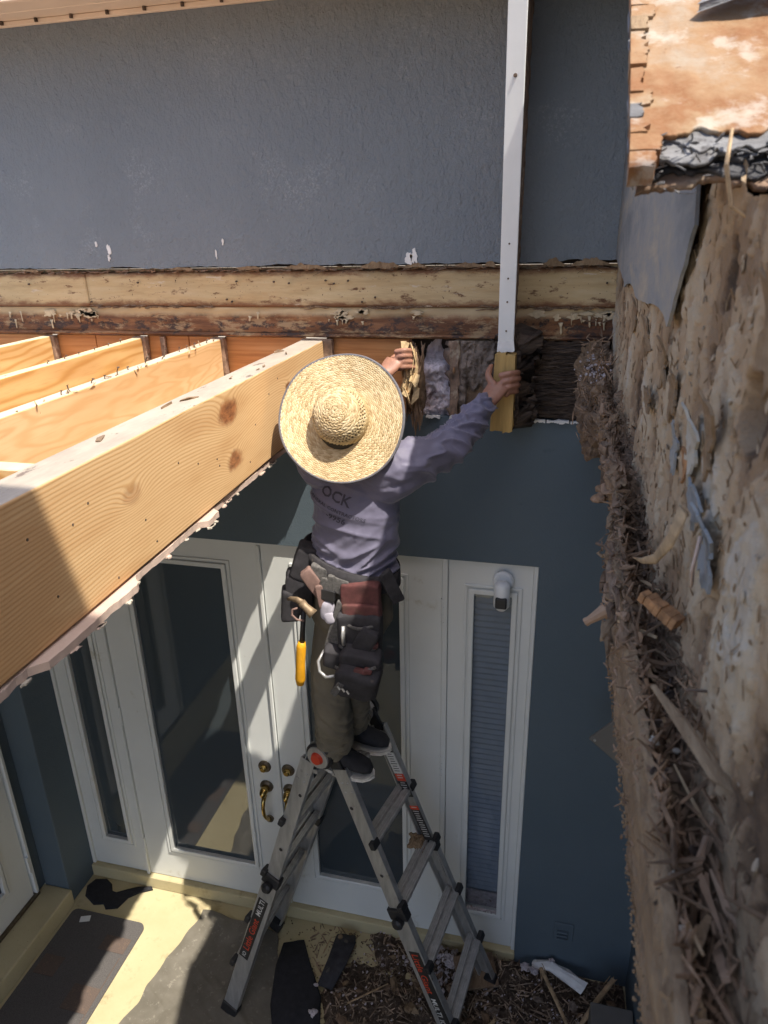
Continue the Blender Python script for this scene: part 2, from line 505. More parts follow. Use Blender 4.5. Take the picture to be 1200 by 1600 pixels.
class MB:
    """collects faces and builds ONE mesh object"""
    def __init__(self):
        self.v = []
        self.f = []

    def add(self, vs, fs):
        b = len(self.v)
        self.v += [tuple(p) for p in vs]
        self.f += [tuple(b + i for i in q) for q in fs]
        return self

    def box(self, lo, hi, M=None):
        (x0, y0, z0), (x1, y1, z1) = lo, hi
        vs = [(x0, y0, z0), (x1, y0, z0), (x1, y1, z0), (x0, y1, z0), (x0, y0, z1), (x1, y0, z1), (x1, y1, z1), (x0, y1, z1)]
        if M is not None:
            vs = [M @ Vector(p) for p in vs]
        return self.add(vs, [(3, 2, 1, 0), (4, 5, 6, 7), (0, 1, 5, 4), (1, 2, 6, 5), (2, 3, 7, 6), (3, 0, 4, 7)])

    def tube(self, pts, rr, seg=10, caps=True, up=None, ratio=1.0):
        """tube through points with radii; ratio = second radius / first"""
        pts = [Vector(p) for p in pts]
        if isinstance(rr, (int, float)):
            rr = [rr] * len(pts)
        rings = []
        prev = None
        for i, p in enumerate(pts):
            a = pts[max(0, i - 1)]
            b = pts[min(len(pts) - 1, i + 1)]
            d = (b - a).normalized()
            if prev is None:
                u = Vector(up) if up else (Vector((0, 0, 1)) if abs(d.z) < .9 else Vector((1, 0, 0)))
            else:
                u = prev
            u = (u - d * u.dot(d)).normalized()
            w = d.cross(u)
            prev = u
            r = rr[i]
            r1, r2 = (r if isinstance(r, tuple) else (r, r * ratio))
            rings.append([p + u * math.cos(2 * math.pi * k / seg) * r1 + w * math.sin(2 * math.pi * k / seg) * r2 for k in range(seg)])
        vs = [q for r in rings for q in r]
        fs = []
        for i in range(len(rings) - 1):
            for k in range(seg):
                k2 = (k + 1) % seg
                fs.append((i * seg + k, i * seg + k2, (i + 1) * seg + k2, (i + 1) * seg + k))
        if caps:
            fs.append(tuple(range(seg - 1, -1, -1)))
            fs.append(tuple((len(rings) - 1) * seg + k for k in range(seg)))
        return self.add(vs, fs)

    def ellipsoid(self, c, r, seg=16, rings=10, M=None):
        vs = []
        fs = []
        c = Vector(c)
        for i in range(rings + 1):
            a = math.pi * i / rings
            for k in range(seg):
                b = 2 * math.pi * k / seg
                p = Vector((r[0] * math.sin(a) * math.cos(b), r[1] * math.sin(a) * math.sin(b), r[2] * math.cos(a)))
                if M is not None:
                    p = M @ p
                vs.append(c + p)
        for i in range(rings):
            for k in range(seg):
                k2 = (k + 1) % seg
                fs.append((i * seg + k, (i + 1) * seg + k, (i + 1) * seg + k2, i * seg + k2))
        return self.add(vs, fs)

    def splinter(self, p, d, ln, w, t, rnd):
        p = Vector(p)
        d = Vector(d).normalized()
        u = d.orthogonal().normalized()
        u.rotate(Quaternion(d, rnd.uniform(0, 6.28)))
        v = d.cross(u)
        a, b, c_ = p - d * ln * .5, p + d * ln * rnd.uniform(-.1, .2) + u * w * rnd.uniform(-.6, .6), p + d * ln * .5
        k = rnd.uniform(.1, .7)
        vs = []
        for q, s in ((a, rnd.uniform(.3, .8)), (b, 1.0), (c_, k)):
            vs += [q + u * w * s + v * t * s, q - u * w * s + v * t * s, q - u * w * s - v * t * s, q + u * w * s - v * t * s]
        fs = [(3, 2, 1, 0), (8, 9, 10, 11)]
        for r in (0, 4):
            for i in range(4):
                fs.append((r + i, r + (i + 1) % 4, r + 4 + (i + 1) % 4, r + 4 + i))
        return self.add(vs, fs)

    def build(self, name, mat, parent=None, smooth=False, bevel=0, seg=1):
        return mesh_obj(name, self.v, self.f, mat, parent, smooth, bevel, seg)


def link(o, parent):
    COL.objects.link(o)
    if parent is not None:
        o.parent = parent
        base = parent
        inv = Matrix.Identity(4)
        if parent.type == 'EMPTY':
            inv = Matrix.Translation(-parent.location)
        o.matrix_parent_inverse = inv
    return o


def mesh_obj(name, v, f, mat, parent=None, smooth=False, bevel=0, seg=1):
    me = bpy.data.meshes.new(name)
    me.from_pydata([tuple(p) for p in v], [], f)
    bm = bmesh.new()
    bm.from_mesh(me)
    if bevel:
        bmesh.ops.remove_doubles(bm, verts=bm.verts, dist=1e-6)
        ed = [e for e in bm.edges if len(e.link_faces) == 2 and e.calc_face_angle(0) > .5]
        bmesh.ops.bevel(bm, geom=ed, offset=bevel, segments=seg, affect='EDGES', profile=.5)
    bmesh.ops.recalc_face_normals(bm, faces=bm.faces)
    bm.to_mesh(me)
    bm.free()
    if smooth:
        for p in me.polygons:
            p.use_smooth = True
    me.materials.append(MATS[mat] if isinstance(mat, str) else mat)
    o = bpy.data.objects.new(name, me)
    return link(o, parent)


def tag(o, label=None, cat=None, group=None, kind=None):
    if label:
        o['label'] = label
    if cat:
        o['category'] = cat
    if group:
        o['group'] = group
    if kind:
        o['kind'] = kind
    return o


def thing(name, loc, label, cat, group=None):
    o = bpy.data.objects.new(name, None)
    o.empty_display_size = .05
    o.location = loc
    COL.objects.link(o)
    return tag(o, label, cat, group)


def sheet(outline, axis, a, b):
    """closed outline of 2D points, extruded from a to b along the axis ('x','y','z') -> MB"""
    def p3(p, w):
        return {'x': (w, p[0], p[1]), 'y': (p[0], w, p[1]), 'z': (p[0], p[1], w)}[axis]
    n = len(outline)
    m = MB()
    vs = [p3(p, a) for p in outline] + [p3(p, b) for p in outline]
    fs = [tuple(range(n)), tuple(range(2 * n - 1, n - 1, -1))]
    for i in range(n):
        j = (i + 1) % n
        fs.append((i, j, n + j, n + i))
    return m.add(vs, fs)


def rag(p, q, n, amp, seed, fine=.5, s=9.0):
    """ragged line from p to q (2D), displaced sideways"""
    p = Vector(p)
    q = Vector(q)
    d = q - p
    nrm = Vector((-d.y, d.x)).normalized()
    out = []
    L = d.length
    for i in range(n + 1):
        t = i / n
        w = fbm(t * L * s, seed, seed * .37, 1.0, 3) * amp + nz(t * L * s * 6, seed + 5, .3) * amp * fine
        if i in (0, n):
            w *= .2
        out.append(tuple(p + d * t + nrm * w))
    return out


def blobshape(cx, cy, rx, ry, seed, n=26, amp=.3):
    out = []
    for i in range(n):
        a = 2 * math.pi * i / n
        k = 1 + amp * fbm(math.cos(a) * 1.7 + seed, math.sin(a) * 1.7, seed * .7, 1.0, 3)
        out.append((cx + rx * k * math.cos(a), cy + ry * k * math.sin(a)))
    return out


def heightgrid(nx, ny, fn):
    m = MB()
    vs = [fn(i / nx, j / ny) for j in range(ny + 1) for i in range(nx + 1)]
    fs = [(j * (nx + 1) + i, j * (nx + 1) + i + 1, (j + 1) * (nx + 1) + i + 1, (j + 1) * (nx + 1) + i) for j in range(ny) for i in range(nx)]
    return m.add(vs, fs)


def text_mesh(body, size, align='CENTER', bold=0.0):
    cu = bpy.data.curves.new('lettering', 'FONT')
    cu.body = body
    cu.size = size
    cu.align_x = align
    cu.align_y = 'CENTER'
    cu.offset = bold
    cu.resolution_u = 2
    ob = bpy.data.objects.new('lettering', cu)
    COL.objects.link(ob)
    dg = bpy.context.evaluated_depsgraph_get()
    dg.update()
    me = ob.evaluated_get(dg).to_mesh()
    v = [p.co.copy() for p in me.vertices]
    f = [tuple(p.vertices) for p in me.polygons]
    ob.evaluated_get(dg).to_mesh_clear()
    bpy.data.objects.remove(ob)
    bpy.data.curves.remove(cu)
    return v, f


def remeshed(mb, voxel, smooth=6, factor=.6):
    """one continuous watertight surface from overlapping closed shapes -> verts, faces"""
    me = bpy.data.meshes.new('tmp')
    me.from_pydata(mb.v, [], mb.f)
    bm = bmesh.new()
    bm.from_mesh(me)
    bmesh.ops.recalc_face_normals(bm, faces=bm.faces)
    bm.to_mesh(me)
    bm.free()
    ob = bpy.data.objects.new('tmp', me)
    COL.objects.link(ob)
    md = ob.modifiers.new('r', 'REMESH')
    md.mode = 'VOXEL'
    md.voxel_size = voxel
    if smooth:
        sm = ob.modifiers.new('s', 'SMOOTH')
        sm.iterations = smooth
        sm.factor = factor
    dg = bpy.context.evaluated_depsgraph_get()
    dg.update()
    ev = ob.evaluated_get(dg)
    m2 = ev.to_mesh()
    v = [p.co.copy() for p in m2.vertices]
    nrm = [p.normal.copy() for p in m2.vertices]
    f = [tuple(p.vertices) for p in m2.polygons]
    ev.to_mesh_clear()
    bpy.data.objects.remove(ob)
    bpy.data.meshes.remove(me)
    return v, f, nrm

# ------------------------------------------------------------------ the setting
def build_setting():
    g = MB().box((-300, -300, -.6), (300, 300, -.02)).build('ground', 'ground')
    tag(g, kind='structure')
    fl = MB().box((-2.75, -4.2, -.019), (.48, .0, 0)).build('floor', 'floor')
    tag(fl, kind='structure')
    # raised sill under the doors
    th = MB().box((-2.369, -.03, .001), (-.036, .06, .078)).build('door_sill', 'floor', bevel=.004)
    tag(th, 'cream painted concrete sill running under the white doors', 'sill')
    # step in front of the left door
    st = MB().box((-2.9, -4.2, .001), (-2.352, -.213, .105)).build('step', 'floor', bevel=.008, seg=2)
    tag(st, 'low cream concrete step below the door at the left edge', 'step')

    # ---- lower blue wall (over and right of the doors)
    w = thing('entrance_wall', (0, 0, 0), 'smooth dark blue stucco wall around the white entrance doors', 'wall')
    edge = rag((.6, 2.706), (-2.37, 2.706), 220, .004, 3.3, s=14)
    outline = [(-2.37, 2.141), (-.038, 2.141), (-.038, 0), (.6, 0)] + edge
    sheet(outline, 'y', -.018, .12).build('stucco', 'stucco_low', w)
    # torn white plaster along the cut top
    r = random.Random(5)
    for (x0, x1) in ((-.47, -.42), (-.385, -.3), (-.14, -.05), (-.045, .03), (.035, .085)):
        top = rag((x1, 2.713), (x0, 2.711), 22, .004, x0 * 9 + 1, s=40)
        bot = rag((x0, 2.703), (x1, 2.702), 22, .005, x1 * 7 + 4, s=60)
        sheet(bot + top, 'y', -.03 - r.uniform(0, .006), -.0185).build('torn_plaster_edge', 'plaster', w)
    # painted-over outlet low on the wall
    o = thing('wall_outlet', (.18, -.02, .2), 'small painted outlet cover low on the blue wall', 'outlet')
    MB().box((.135, -.026, .225), (.225, -.0185, .335)).build('cover_plate', 'stucco_low', o, bevel=.003)
    for z in (.24, .262, .284):
        MB().box((.15, -.04, z), (.2, -.0265, z + .01)).build('louvre', 'stucco_low', o, bevel=.002)

    # ---- upper blue-grey wall
    u = thing('upper_wall', (0, 0, 3.2), 'blue grey rough stucco wall above the exposed ledger', 'wall')
    edge = rag((-3.2, 3.222), (.2, 3.232), 420, .007, 1.7, s=7)
    outline = edge + [(.2, 4.6), (-3.2, 4.6)]
    sheet(outline, 'y', -.03, .02).build('stucco', 'stucco_up', u)
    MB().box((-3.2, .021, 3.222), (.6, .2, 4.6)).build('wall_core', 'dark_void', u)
    # base coat left bare where the stucco broke away
    for i, (xa, xb, h) in enumerate(((-.98, -.82, .012), (-.70, -.56, .022), (-.545, -.47, .012), (-.38, -.28, .012), (-1.16, -1.06, .008), (-1.42, -1.33, .006), (-.09, -.02, .02), (.0, .12, .024), (-.275, -.24, .022), (-2.05, -1.98, .005))):
        up = [(x, 3.222 + h * max(0, math.sin(math.pi * (x - xa) / (xb - xa))) * (.55 + .9 * abs(fbm(x * 30, i * 3.3, 1, 1, 3)))) for x in [xb - (xb - xa) * k / 26 for k in range(27)]]
        dn = rag((xa, 3.217), (xb, 3.216), 26, .004, i * 2.1, s=30)
        sheet(dn + up[1:-1], 'y', -.0325 - .0003 * i, -.0302).build('bare_base_coat', 'rot_tan', u)
    # chips of white paint / plaster on the stucco
    for i, (x, z, rx, rz) in enumerate([(-.51, 3.252, .013, .02), (-.53, 3.245, .012, .016), (-1.66, 3.29, .006, .018), (-1.665, 3.262, .005, .01), (-1.71, 3.31, .004, .008), (-1.2, 3.31, .003, .012), (-1.23, 3.27, .003, .014)]):
        sheet(blobshape(x, z, rx, rz, i * 1.7, 22, .6), 'y', -.034, -.0302).build('paint_chip', 'plaster', u)
    # wire lath curling out of the broken edge
    r = random.Random(9)
    for k in range(60):
        x = r.choice([r.uniform(-.98, -.5), r.uniform(-.45, -.25), r.uniform(-.16, .12), r.uniform(-1.9, -1.0)])
        p0 = Vector((x, -.02, 3.228 + r.uniform(-.004, .004)))
        dx = r.uniform(-.03, .03)
        p1 = p0 + Vector((dx, -.016 + r.uniform(-.008, .004), -.012 - r.uniform(0, .012)))
        p2 = p1 + Vector((dx * .7, r.uniform(-.004, .01), -r.uniform(0, .01)))
        MB().tube([p0, p1, p2], .0007, 4).build('lath_wire', 'wire', u)

    # ---- eave over the upper wall
    e = thing('roof_eave', (-1.5, -.15, 4.02), 'cream boarded roof eave at the top left corner', 'eave')
    for i in range(3):
        y1 = -.0305 - i * .094
        MB().box((-4.5, y1 - .091, 4.02), (.6, y1, 4.04)).build('soffit_board', 'soffit', e, bevel=.003)
    MB().box((-4.5, -.325, 3.99), (.6, -.313, 4.16)).build('fascia', 'soffit', e, bevel=.002)
    MB().box((-4.5, -.048, 4.004), (.6, -.031, 4.019)).build('trim_strip', 'soffit', e, bevel=.002)
    for k in range(16):
        x = -2.6 + k * .135
        MB().tube([(x, -.052, 4.0185), (x, -.052, 4.008)], .006, 8).build('nail_head', 'rot_dark', e)
    roof = MB().add([(-4.5, -.36, 4.165), (.7, -.36, 4.165), (.7, 2.5, 5.6), (-4.5, 2.5, 5.6), (-4.5, -.36, 4.2), (.7, -.36, 4.2), (.7, 2.5, 5.64), (-4.5, 2.5, 5.64)], [(3, 2, 1, 0), (4, 5, 6, 7), (0, 1, 5, 4), (1, 2, 6, 5), (2, 3, 7, 6), (3, 0, 4, 7)])
    roof.build('roofing', 'felt', e)

    # ---- unseen block added beside the viewer (its shadow falls on the near end of the beam)
    ub = thing('unseen_shade_block', (.9, -3.2, 3.34), 'added stucco block out of view beside the viewer, shading the near end of the beam', 'shade block')
    MB().box((.16, -4.6, 3.34), (2.2, -2.38, 5.5)).build('stucco', 'stucco_up', ub, bevel=.01)
    MB().box((.1, -4.75, 5.5), (2.4, -2.36, 5.62)).build('block_cap', 'soffit', ub, bevel=.01)

    # ---- left return wall and the wall with the left door
    l = thing('return_wall', (-2.45, -.1, 0), 'narrow dark blue wall corner left of the entrance sidelight', 'wall')
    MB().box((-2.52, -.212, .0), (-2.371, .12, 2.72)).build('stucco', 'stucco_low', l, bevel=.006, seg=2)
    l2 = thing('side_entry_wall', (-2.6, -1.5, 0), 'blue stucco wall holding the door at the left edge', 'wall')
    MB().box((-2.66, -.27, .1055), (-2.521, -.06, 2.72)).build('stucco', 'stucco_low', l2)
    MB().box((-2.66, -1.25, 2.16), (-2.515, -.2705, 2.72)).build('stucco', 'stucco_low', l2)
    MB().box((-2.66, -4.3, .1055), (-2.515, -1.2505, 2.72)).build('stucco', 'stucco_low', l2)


build_setting()


# ------------------------------------------------------------------ doors
def ring(m, outer, inner, w0, w1, P):
    """rectangular frame; P maps (u, v, w) to the world"""
    (a0, b0, a1, b1), (c0, d0, c1, d1) = outer, inner
    vs = []
    for w in (w0, w1):
        vs += [P(a0, b0, w), P(a1, b0, w), P(a1, b1, w), P(a0, b1, w), P(c0, d0, w), P(c1, d0, w), P(c1, d1, w), P(c0, d1, w)]
    fs = []
    for k in range(4):
        j = (k + 1) % 4
        fs += [(k, j, 4 + j, 4 + k), (8 + k, 12 + k, 12 + j, 8 + j), (k, 8 + k, 8 + j, j), (4 + k, 4 + j, 12 + j, 12 + k)]
    return m.add(vs, fs)


def pbox(m, P, lo, hi):
    vs = [P(u, v, w) for w in (lo[2], hi[2]) for (u, v) in ((lo[0], lo[1]), (hi[0], lo[1]), (hi[0], hi[1]), (lo[0], hi[1]))]
    return m.add(vs, [(3, 2, 1, 0), (4, 5, 6, 7), (0, 1, 5, 4), (1, 2, 6, 5), (2, 3, 7, 6), (3, 0, 4, 7)])


def door_leaf(t, P, u0, u1, v0, v1, g, hinge_u=None, blind=False):
    ring(MB(), (u0, v0, u1, v1), g, -.04, 0, P).build('slab', 'door', t, bevel=.002)
    gu0, gv0, gu1, gv1 = g
    mo = ring(MB(), (gu0 - .036, gv0 - .036, gu1 + .036, gv1 + .036), (gu0 - .024, gv0 - .024, gu1 + .024, gv1 + .024), .0005, .007, P)
    mo.build('moulding', 'door', t, bevel=.002)
    mo = ring(MB(), (gu0 - .018, gv0 - .018, gu1 + .018, gv1 + .018), (gu0 + .004, gv0 + .004, gu1 - .004, gv1 - .004), .0005, .012, P)
    mo.build('glazing_bead', 'door', t, bevel=.004, seg=2)
    p = MB()
    pbox(p, P, (gu0 + .001, gv0 + .001, -.02), (gu1 - .001, gv1 - .001, -.012))
    p.build('pane', 'pane' if blind else 'glass', t)
    if hinge_u is not None:
        for v in (v0 + .2, (v0 + v1) * .5 + .02, v1 - .22):
            h = MB()
            h.tube([P(hinge_u, v - .05, .006), P(hinge_u, v + .05, .006)], .0075, 10)
            for q in (-.052, -.0175, .0175, .052):
                h.tube([P(hinge_u, v + q - .002, .006), P(hinge_u, v + q + .002, .006)], .0088, 10)
            h.build('hinge', 'door', t, smooth=False)


def lockset(t, P, u, flip):
    o = MB()
    o.tube([P(u, .955, .0005), P(u, .955, .008), P(u, .955, .014)], [.032, .032, .026], 20)
    o.build('rosette', 'brass_dull', t)
    o = MB()
    o.tube([P(u, .955, .0145), P(u, .955, .03), P(u, .955, .034)], [.018, .016, .011], 16)
    o.build('deadbolt', 'brass', t, smooth=False)
    o = MB()
    o.tube([P(u, .835, .0005), P(u, .835, .009), P(u, .835, .016)], [.034, .033, .024], 20)
    o.build('rosette', 'brass_dull', t)
    o = MB()
    o.tube([P(u, .835, .0165), P(u, .835, .04), P(u, .828, .055), P(u, .815, .06)], [.02, .02, .017, .01], 14)
    o.build('thumb_latch', 'brass', t, smooth=True)
    o = MB()
    pts = [P(u, .81, .035), P(u, .785, .058), P(u, .75, .066), P(u, .71, .062), P(u, .675, .046), P(u, .65, .026), P(u, .637, .012)]
    o.tube(pts, [.013, .01, .009, .0085, .0085, .01, .014], 12)
    o.build('grip', 'brass', t, smooth=True)
    o = MB()
    o.tube([P(u, .632, .0005), P(u, .632, .01), P(u, .632, .018)], [.02, .02, .012], 16)
    o.build('grip_foot', 'brass_dull', t)


def build_doors():
    P = lambda u, v, w: (u, -w, v)
    z0, z1 = .082, 2.1385
    f = thing('door_frame', (-1.2, 0, .08), 'white frame joining the double doors and both sidelights', 'door frame')
    for (a, b) in ((-2.369, -2.352), (-2.03, -2.012), (-.408, -.386), (-.056, -.039)):
        MB().box((a, -.012, .0785), (b, .05, 2.1405)).build('jamb', 'door', f, bevel=.002)
    MB().box((-2.0115, -.006, 2.1265), (-.4085, .05, 2.1405)).build('head', 'door', f)
    t = thing('door', (-1.6, 0, .08), 'white entrance door with tall glass pane, left leaf behind the beam', 'door')
    door_leaf(t, P, -2.01, -1.188, z0, 2.126, (-1.836, .30, -1.366, 2.005), -2.014)
    lockset(t, P, -1.262, 1)
    t = thing('door', (-.8, 0, .08), 'white entrance door with tall glass pane, right leaf behind the ladder', 'door')
    door_leaf(t, P, -1.182, -.410, z0, 2.126, (-1.02, .315, -.582, 2.02), -.405)
    lockset(t, P, -1.142, -1)
    MB().box((-1.199, -.012, z0), (-1.1835, -.0005, 2.125)).build('astragal', 'door', t, bevel=.002)
    t = thing('sidelight', (-2.2, 0, .08), 'narrow white sidelight with dark glass at the left blue corner', 'sidelight')
    door_leaf(t, P, -2.351, -2.031, z0, z1, (-2.252, .29, -2.108, 2.0))
    t = thing('sidelight', (-.2, 0, .08), 'narrow white sidelight with pleated blind right of the ladder', 'sidelight')
    door_leaf(t, P, -.385, -.0565, z0, z1, (-.285, .285, -.13, 2.0), None, True)
    # pleated blind behind the pane: each pleat a strip
    b = thing('pleated_blind', (-.2, .03, .3), 'blue grey pleated blind behind the right sidelight glass', 'blind')
    n = 62
    for k in range(n):
        za = .3 + k * (1.715 / n)
        h = 1.715 / n
        if k < 3:
            continue
        j = R.uniform(-.001, .001)
        m = MB().add([(-.3, .034, za), (-.11, .034, za), (-.3, .026 + j, za + h * .5), (-.11, .026 + j, za + h * .5), (-.3, .034, za + h), (-.11, .034, za + h)], [(0, 1, 3, 2), (2, 3, 5, 4)])
        m.build('pleat', 'blind', b)
    MB().box((-.3, .05, .28), (-.11, .055, 2.02)).build('backing', 'blind', b)
    MB().box((-.3, .024, .29), (-.11, .036, .378)).build('bottom_rail', 'insul', b, bevel=.003)
    # rubbish lying in the bottom of the glazing
    m = MB()
    r = random.Random(3)
    for k in range(160):
        m.splinter((r.uniform(-.283, -.132), -.006 + r.uniform(-.004, .003), .292 + abs(r.gauss(0, .008))), (r.uniform(-1, 1), r.uniform(-1, 1), r.uniform(-.6, .6)), r.uniform(.004, .012), .002, .0015, r)
    o = m.build('dust', 'insul')
    tag(o, 'pale wood dust piled on the sill of the right sidelight', 'dust', kind='stuff')
    # camera sensor
    t = thing('security_camera', (-.168, -.02, 2.03), 'small white security camera at the top of the right sidelight', 'camera')
    MB().tube([(-.17, -.0125, 2.07), (-.17, -.025, 2.07), (-.17, -.032, 2.07)], [.04, .04, .034], 24).build('mount', 'white_paint', t)
    MB().tube([(-.17, -.055, 2.085), (-.17, -.058, 2.07), (-.17, -.06, 1.985), (-.17, -.056, 1.972)], [.022, .031, .031, .02], 24).build('housing', 'white_paint', t, smooth=True)
    MB().tube([(-.17, -.033, 2.07), (-.17, -.05, 2.06)], .014, 12).build('neck', 'white_paint', t)
    MB().box((-.192, -.0945, 1.985), (-.148, -.08, 2.032)).build('lens_cover', 'black_pl', t, bevel=.006, seg=2)
    # left door in the side wall (local u runs towards the viewer)
    PL = lambda u, v, w: (-2.515 + w, -u, v)
    t = thing('door', (-2.5, -.8, .11), 'white glazed door cut off by the left edge of the picture', 'door')
    door_leaf(t, PL, .3, 1.22, .125, 2.14, (.46, .32, 1.06, 1.99), .292)
    for (a, b_) in ((.2715, .288), (1.232, 1.249)):
        m = MB()
        pbox(m, PL, (a, .107, -.04), (b_, 2.158, .012))
        m.build('jamb', 'door', t, bevel=.002)
    m = MB()
    pbox(m, PL, (.2715, .107, -.04), (1.249, .124, .014))
    m.build('threshold', 'brass_dull', t)


build_doors()


# ------------------------------------------------------------------ ledger, rim boards, joists
def build_ledger():
    t = thing('ledger', (-1, 0, 3), 'weathered ledger of cream and brown boards across the wall', 'ledger')
    r = random.Random(21)
    # upper cream board: three butted lengths
    for (x0, x1, dy) in ((-3.2, -1.795, 0), (-1.792, .2, .002)):
        n = max(20, int((x1 - x0) * 60))

        def fn(u, v, x0=x0, x1=x1, dy=dy):
            x = x0 + (x1 - x0) * u
            z = 3.086 + .127 * v
            yy = -.012 + dy + fbm(x * 3, z * 22, 1.2, 1, 4) * .004
            if v > .98:
                z += fbm(x * 9, 2, 3, 1, 3) * .009
                yy += .01
            return (x, yy, z)
        m = heightgrid(n, 14, fn)
        o = m.build('upper_board', 'cream', t, smooth=True)
        s = o.modifiers.new('thick', 'SOLIDIFY')
        s.thickness = .03
        s.offset = 1 if o.data.polygons[0].normal.y > 0 else -1

    def fn2(u, v):
        x = -3.2 + 3.4 * u
        z = 2.996 + .088 * v
        yy = -.006 + fbm(x * 4, z * 30, 7.2, 1, 4) * .006
        return (x, yy, z)
    o = heightgrid(200, 14, fn2).build('lower_board', 'brown', t, smooth=True)
    MB().box((-3.2, .012, 2.98), (.22, .0205, 3.221)).build('backing_board', 'brown', t)
    # splintered lip below

    def fn3(u, v):
        x = -3.2 + 3.4 * u
        a = v * math.pi
        k = 1 + .5 * fbm(x * 12, v * 2, 1.0, 1, 3)
        return (x, -.004 - math.sin(a) * .016 * k, 2.979 + .016 * v + .0025 * fbm(x * 6, 3, 1, 1, 2))
    heightgrid(220, 6, fn3).build('lower_lip', 'brown', t, smooth=True)
    # cracks between the boards filled with torn fibre
    m = MB()
    for k in range(420):
        x = r.uniform(-2.6, .13)
        if fbm(x * 3, 1.5, 0, 1, 2) < -.05:
            continue
        m.splinter((x, -.012 + r.uniform(-.004, .004), 3.085 + r.gauss(0, .003)), (1, r.uniform(-.3, .3), r.uniform(-.2, .2)), r.uniform(.01, .04), .0018, .0015, r)
    tag(m.build('torn_fibre', 'rot', t), kind='stuff')
    m = MB()
    for k in range(320):
        x = r.uniform(-2.6, .13)
        m.splinter((x, -.014 + r.uniform(-.004, .008), 3.214 + r.gauss(0, .003)), (1, r.uniform(-.3, .3), r.uniform(-.25, .25)), r.uniform(.008, .035), .002, .0018, r)
    tag(m.build('broken_top_fibre', 'rough_brown', t), kind='stuff')
    # runs of cream paint on the brown board
    xs = [-2.16, -2.14, -2.11, -1.98, -1.96, -1.93, -1.905, -1.88, -1.86, -1.845, -1.83, -1.81, -1.79, -1.765, -1.13, -1.10, -.83, -.81, -.795, -.78, -.765, -.745, -.70, -.53, -.515, -.11, -.02, -.005, .01, .024, .036, .048, .058, .07, .085, .1, .112, .122]
    for i, x in enumerate(xs):
        if r.random() < .12:
            continue
        x += r.uniform(-.006, .006)
        ln = r.uniform(.008, .055) * r.uniform(.5, 1)
        z0 = 3.055 + r.uniform(-.02, .014)
        w = r.uniform(.0014, .0042)
        y = -.0142
        k = r.uniform(-.004, .004)
        pts = [(x, y, z0), (x + k * .4, y - .0006, z0 - ln * .4), (x + k, y - .001, z0 - ln * .85), (x + k, y, z0 - ln)]
        m = MB().tube(pts, [(.0018, w * 2.4), (.0016, w), (.0018, w * 1.2), (.0006, w * .5)], 7, up=(0, 1, 0))
        m.build('paint_run', 'cream_run', t, smooth=True)
    for i in range(26):
        x = r.choice(xs) + r.uniform(-.02, .02)
        z = 3.06 + r.uniform(-.012, .012)
        sheet(blobshape(x, z, r.uniform(.008, .03), r.uniform(.004, .012), i * 2.7, 22, .8), 'y', -.0152, -.0095).build('paint_patch', 'cream_run', t)
    # nails
    for k in range(26):
        x = r.uniform(-2.3, .12)
        z = r.choice([3.11, 3.17, 3.03]) + r.uniform(-.01, .01)
        MB().tube([(x, -.014, z), (x, -.021, z)], .0035, 7).build('nail_head', 'rot_dark', t)


build_ledger()
BEAM_K = -.04   # joists run a little askew: x shifts by this per metre of y


def joist(name, xr, th, z0, z1, y0, y1, mat, label, cat, k=BEAM_K, group=None, plumb=0):
    t = thing(name, (xr, -.02, z0), label, cat, group)
    vs = []
    n = 22
    m = MB()
    for i in range(n + 1):
        y = y1 + (y0 - y1) * i / n
        x = xr + k * y
        b = .0012 * nz(y * 3, xr * 10, 2)
        vs += [(x - th, y, z0 + b), (x, y, z0 + b), (x, y, z1 + b), (x - th, y, z1 + b)]
    fs = [(0, 1, 2, 3), (n * 4 + 3, n * 4 + 2, n * 4 + 1, n * 4)]
    for i in range(n):
        for q in range(4):
            p = (q + 1) % 4
            fs.append((i * 4 + q, (i + 1) * 4 + q, (i + 1) * 4 + p, i * 4 + p))
    m.add(vs, fs)
    m.build('timber', mat, t, bevel=.0035, seg=2)
    return t


def nail(parent, p, d, ln=.03, r_=.0016, head=True):
    p = Vector(p)
    d = Vector(d).normalized()
    b = d.orthogonal() * .25
    m = MB().tube([p, p + d * ln * .6, p + (d + b * .5).normalized() * ln], r_, 6)
    if head:
        e = p + (d + b * .5).normalized() * ln
        m.tube([e, e + d * .0012], .004, 8)
    m.build('nail', 'wire', parent)


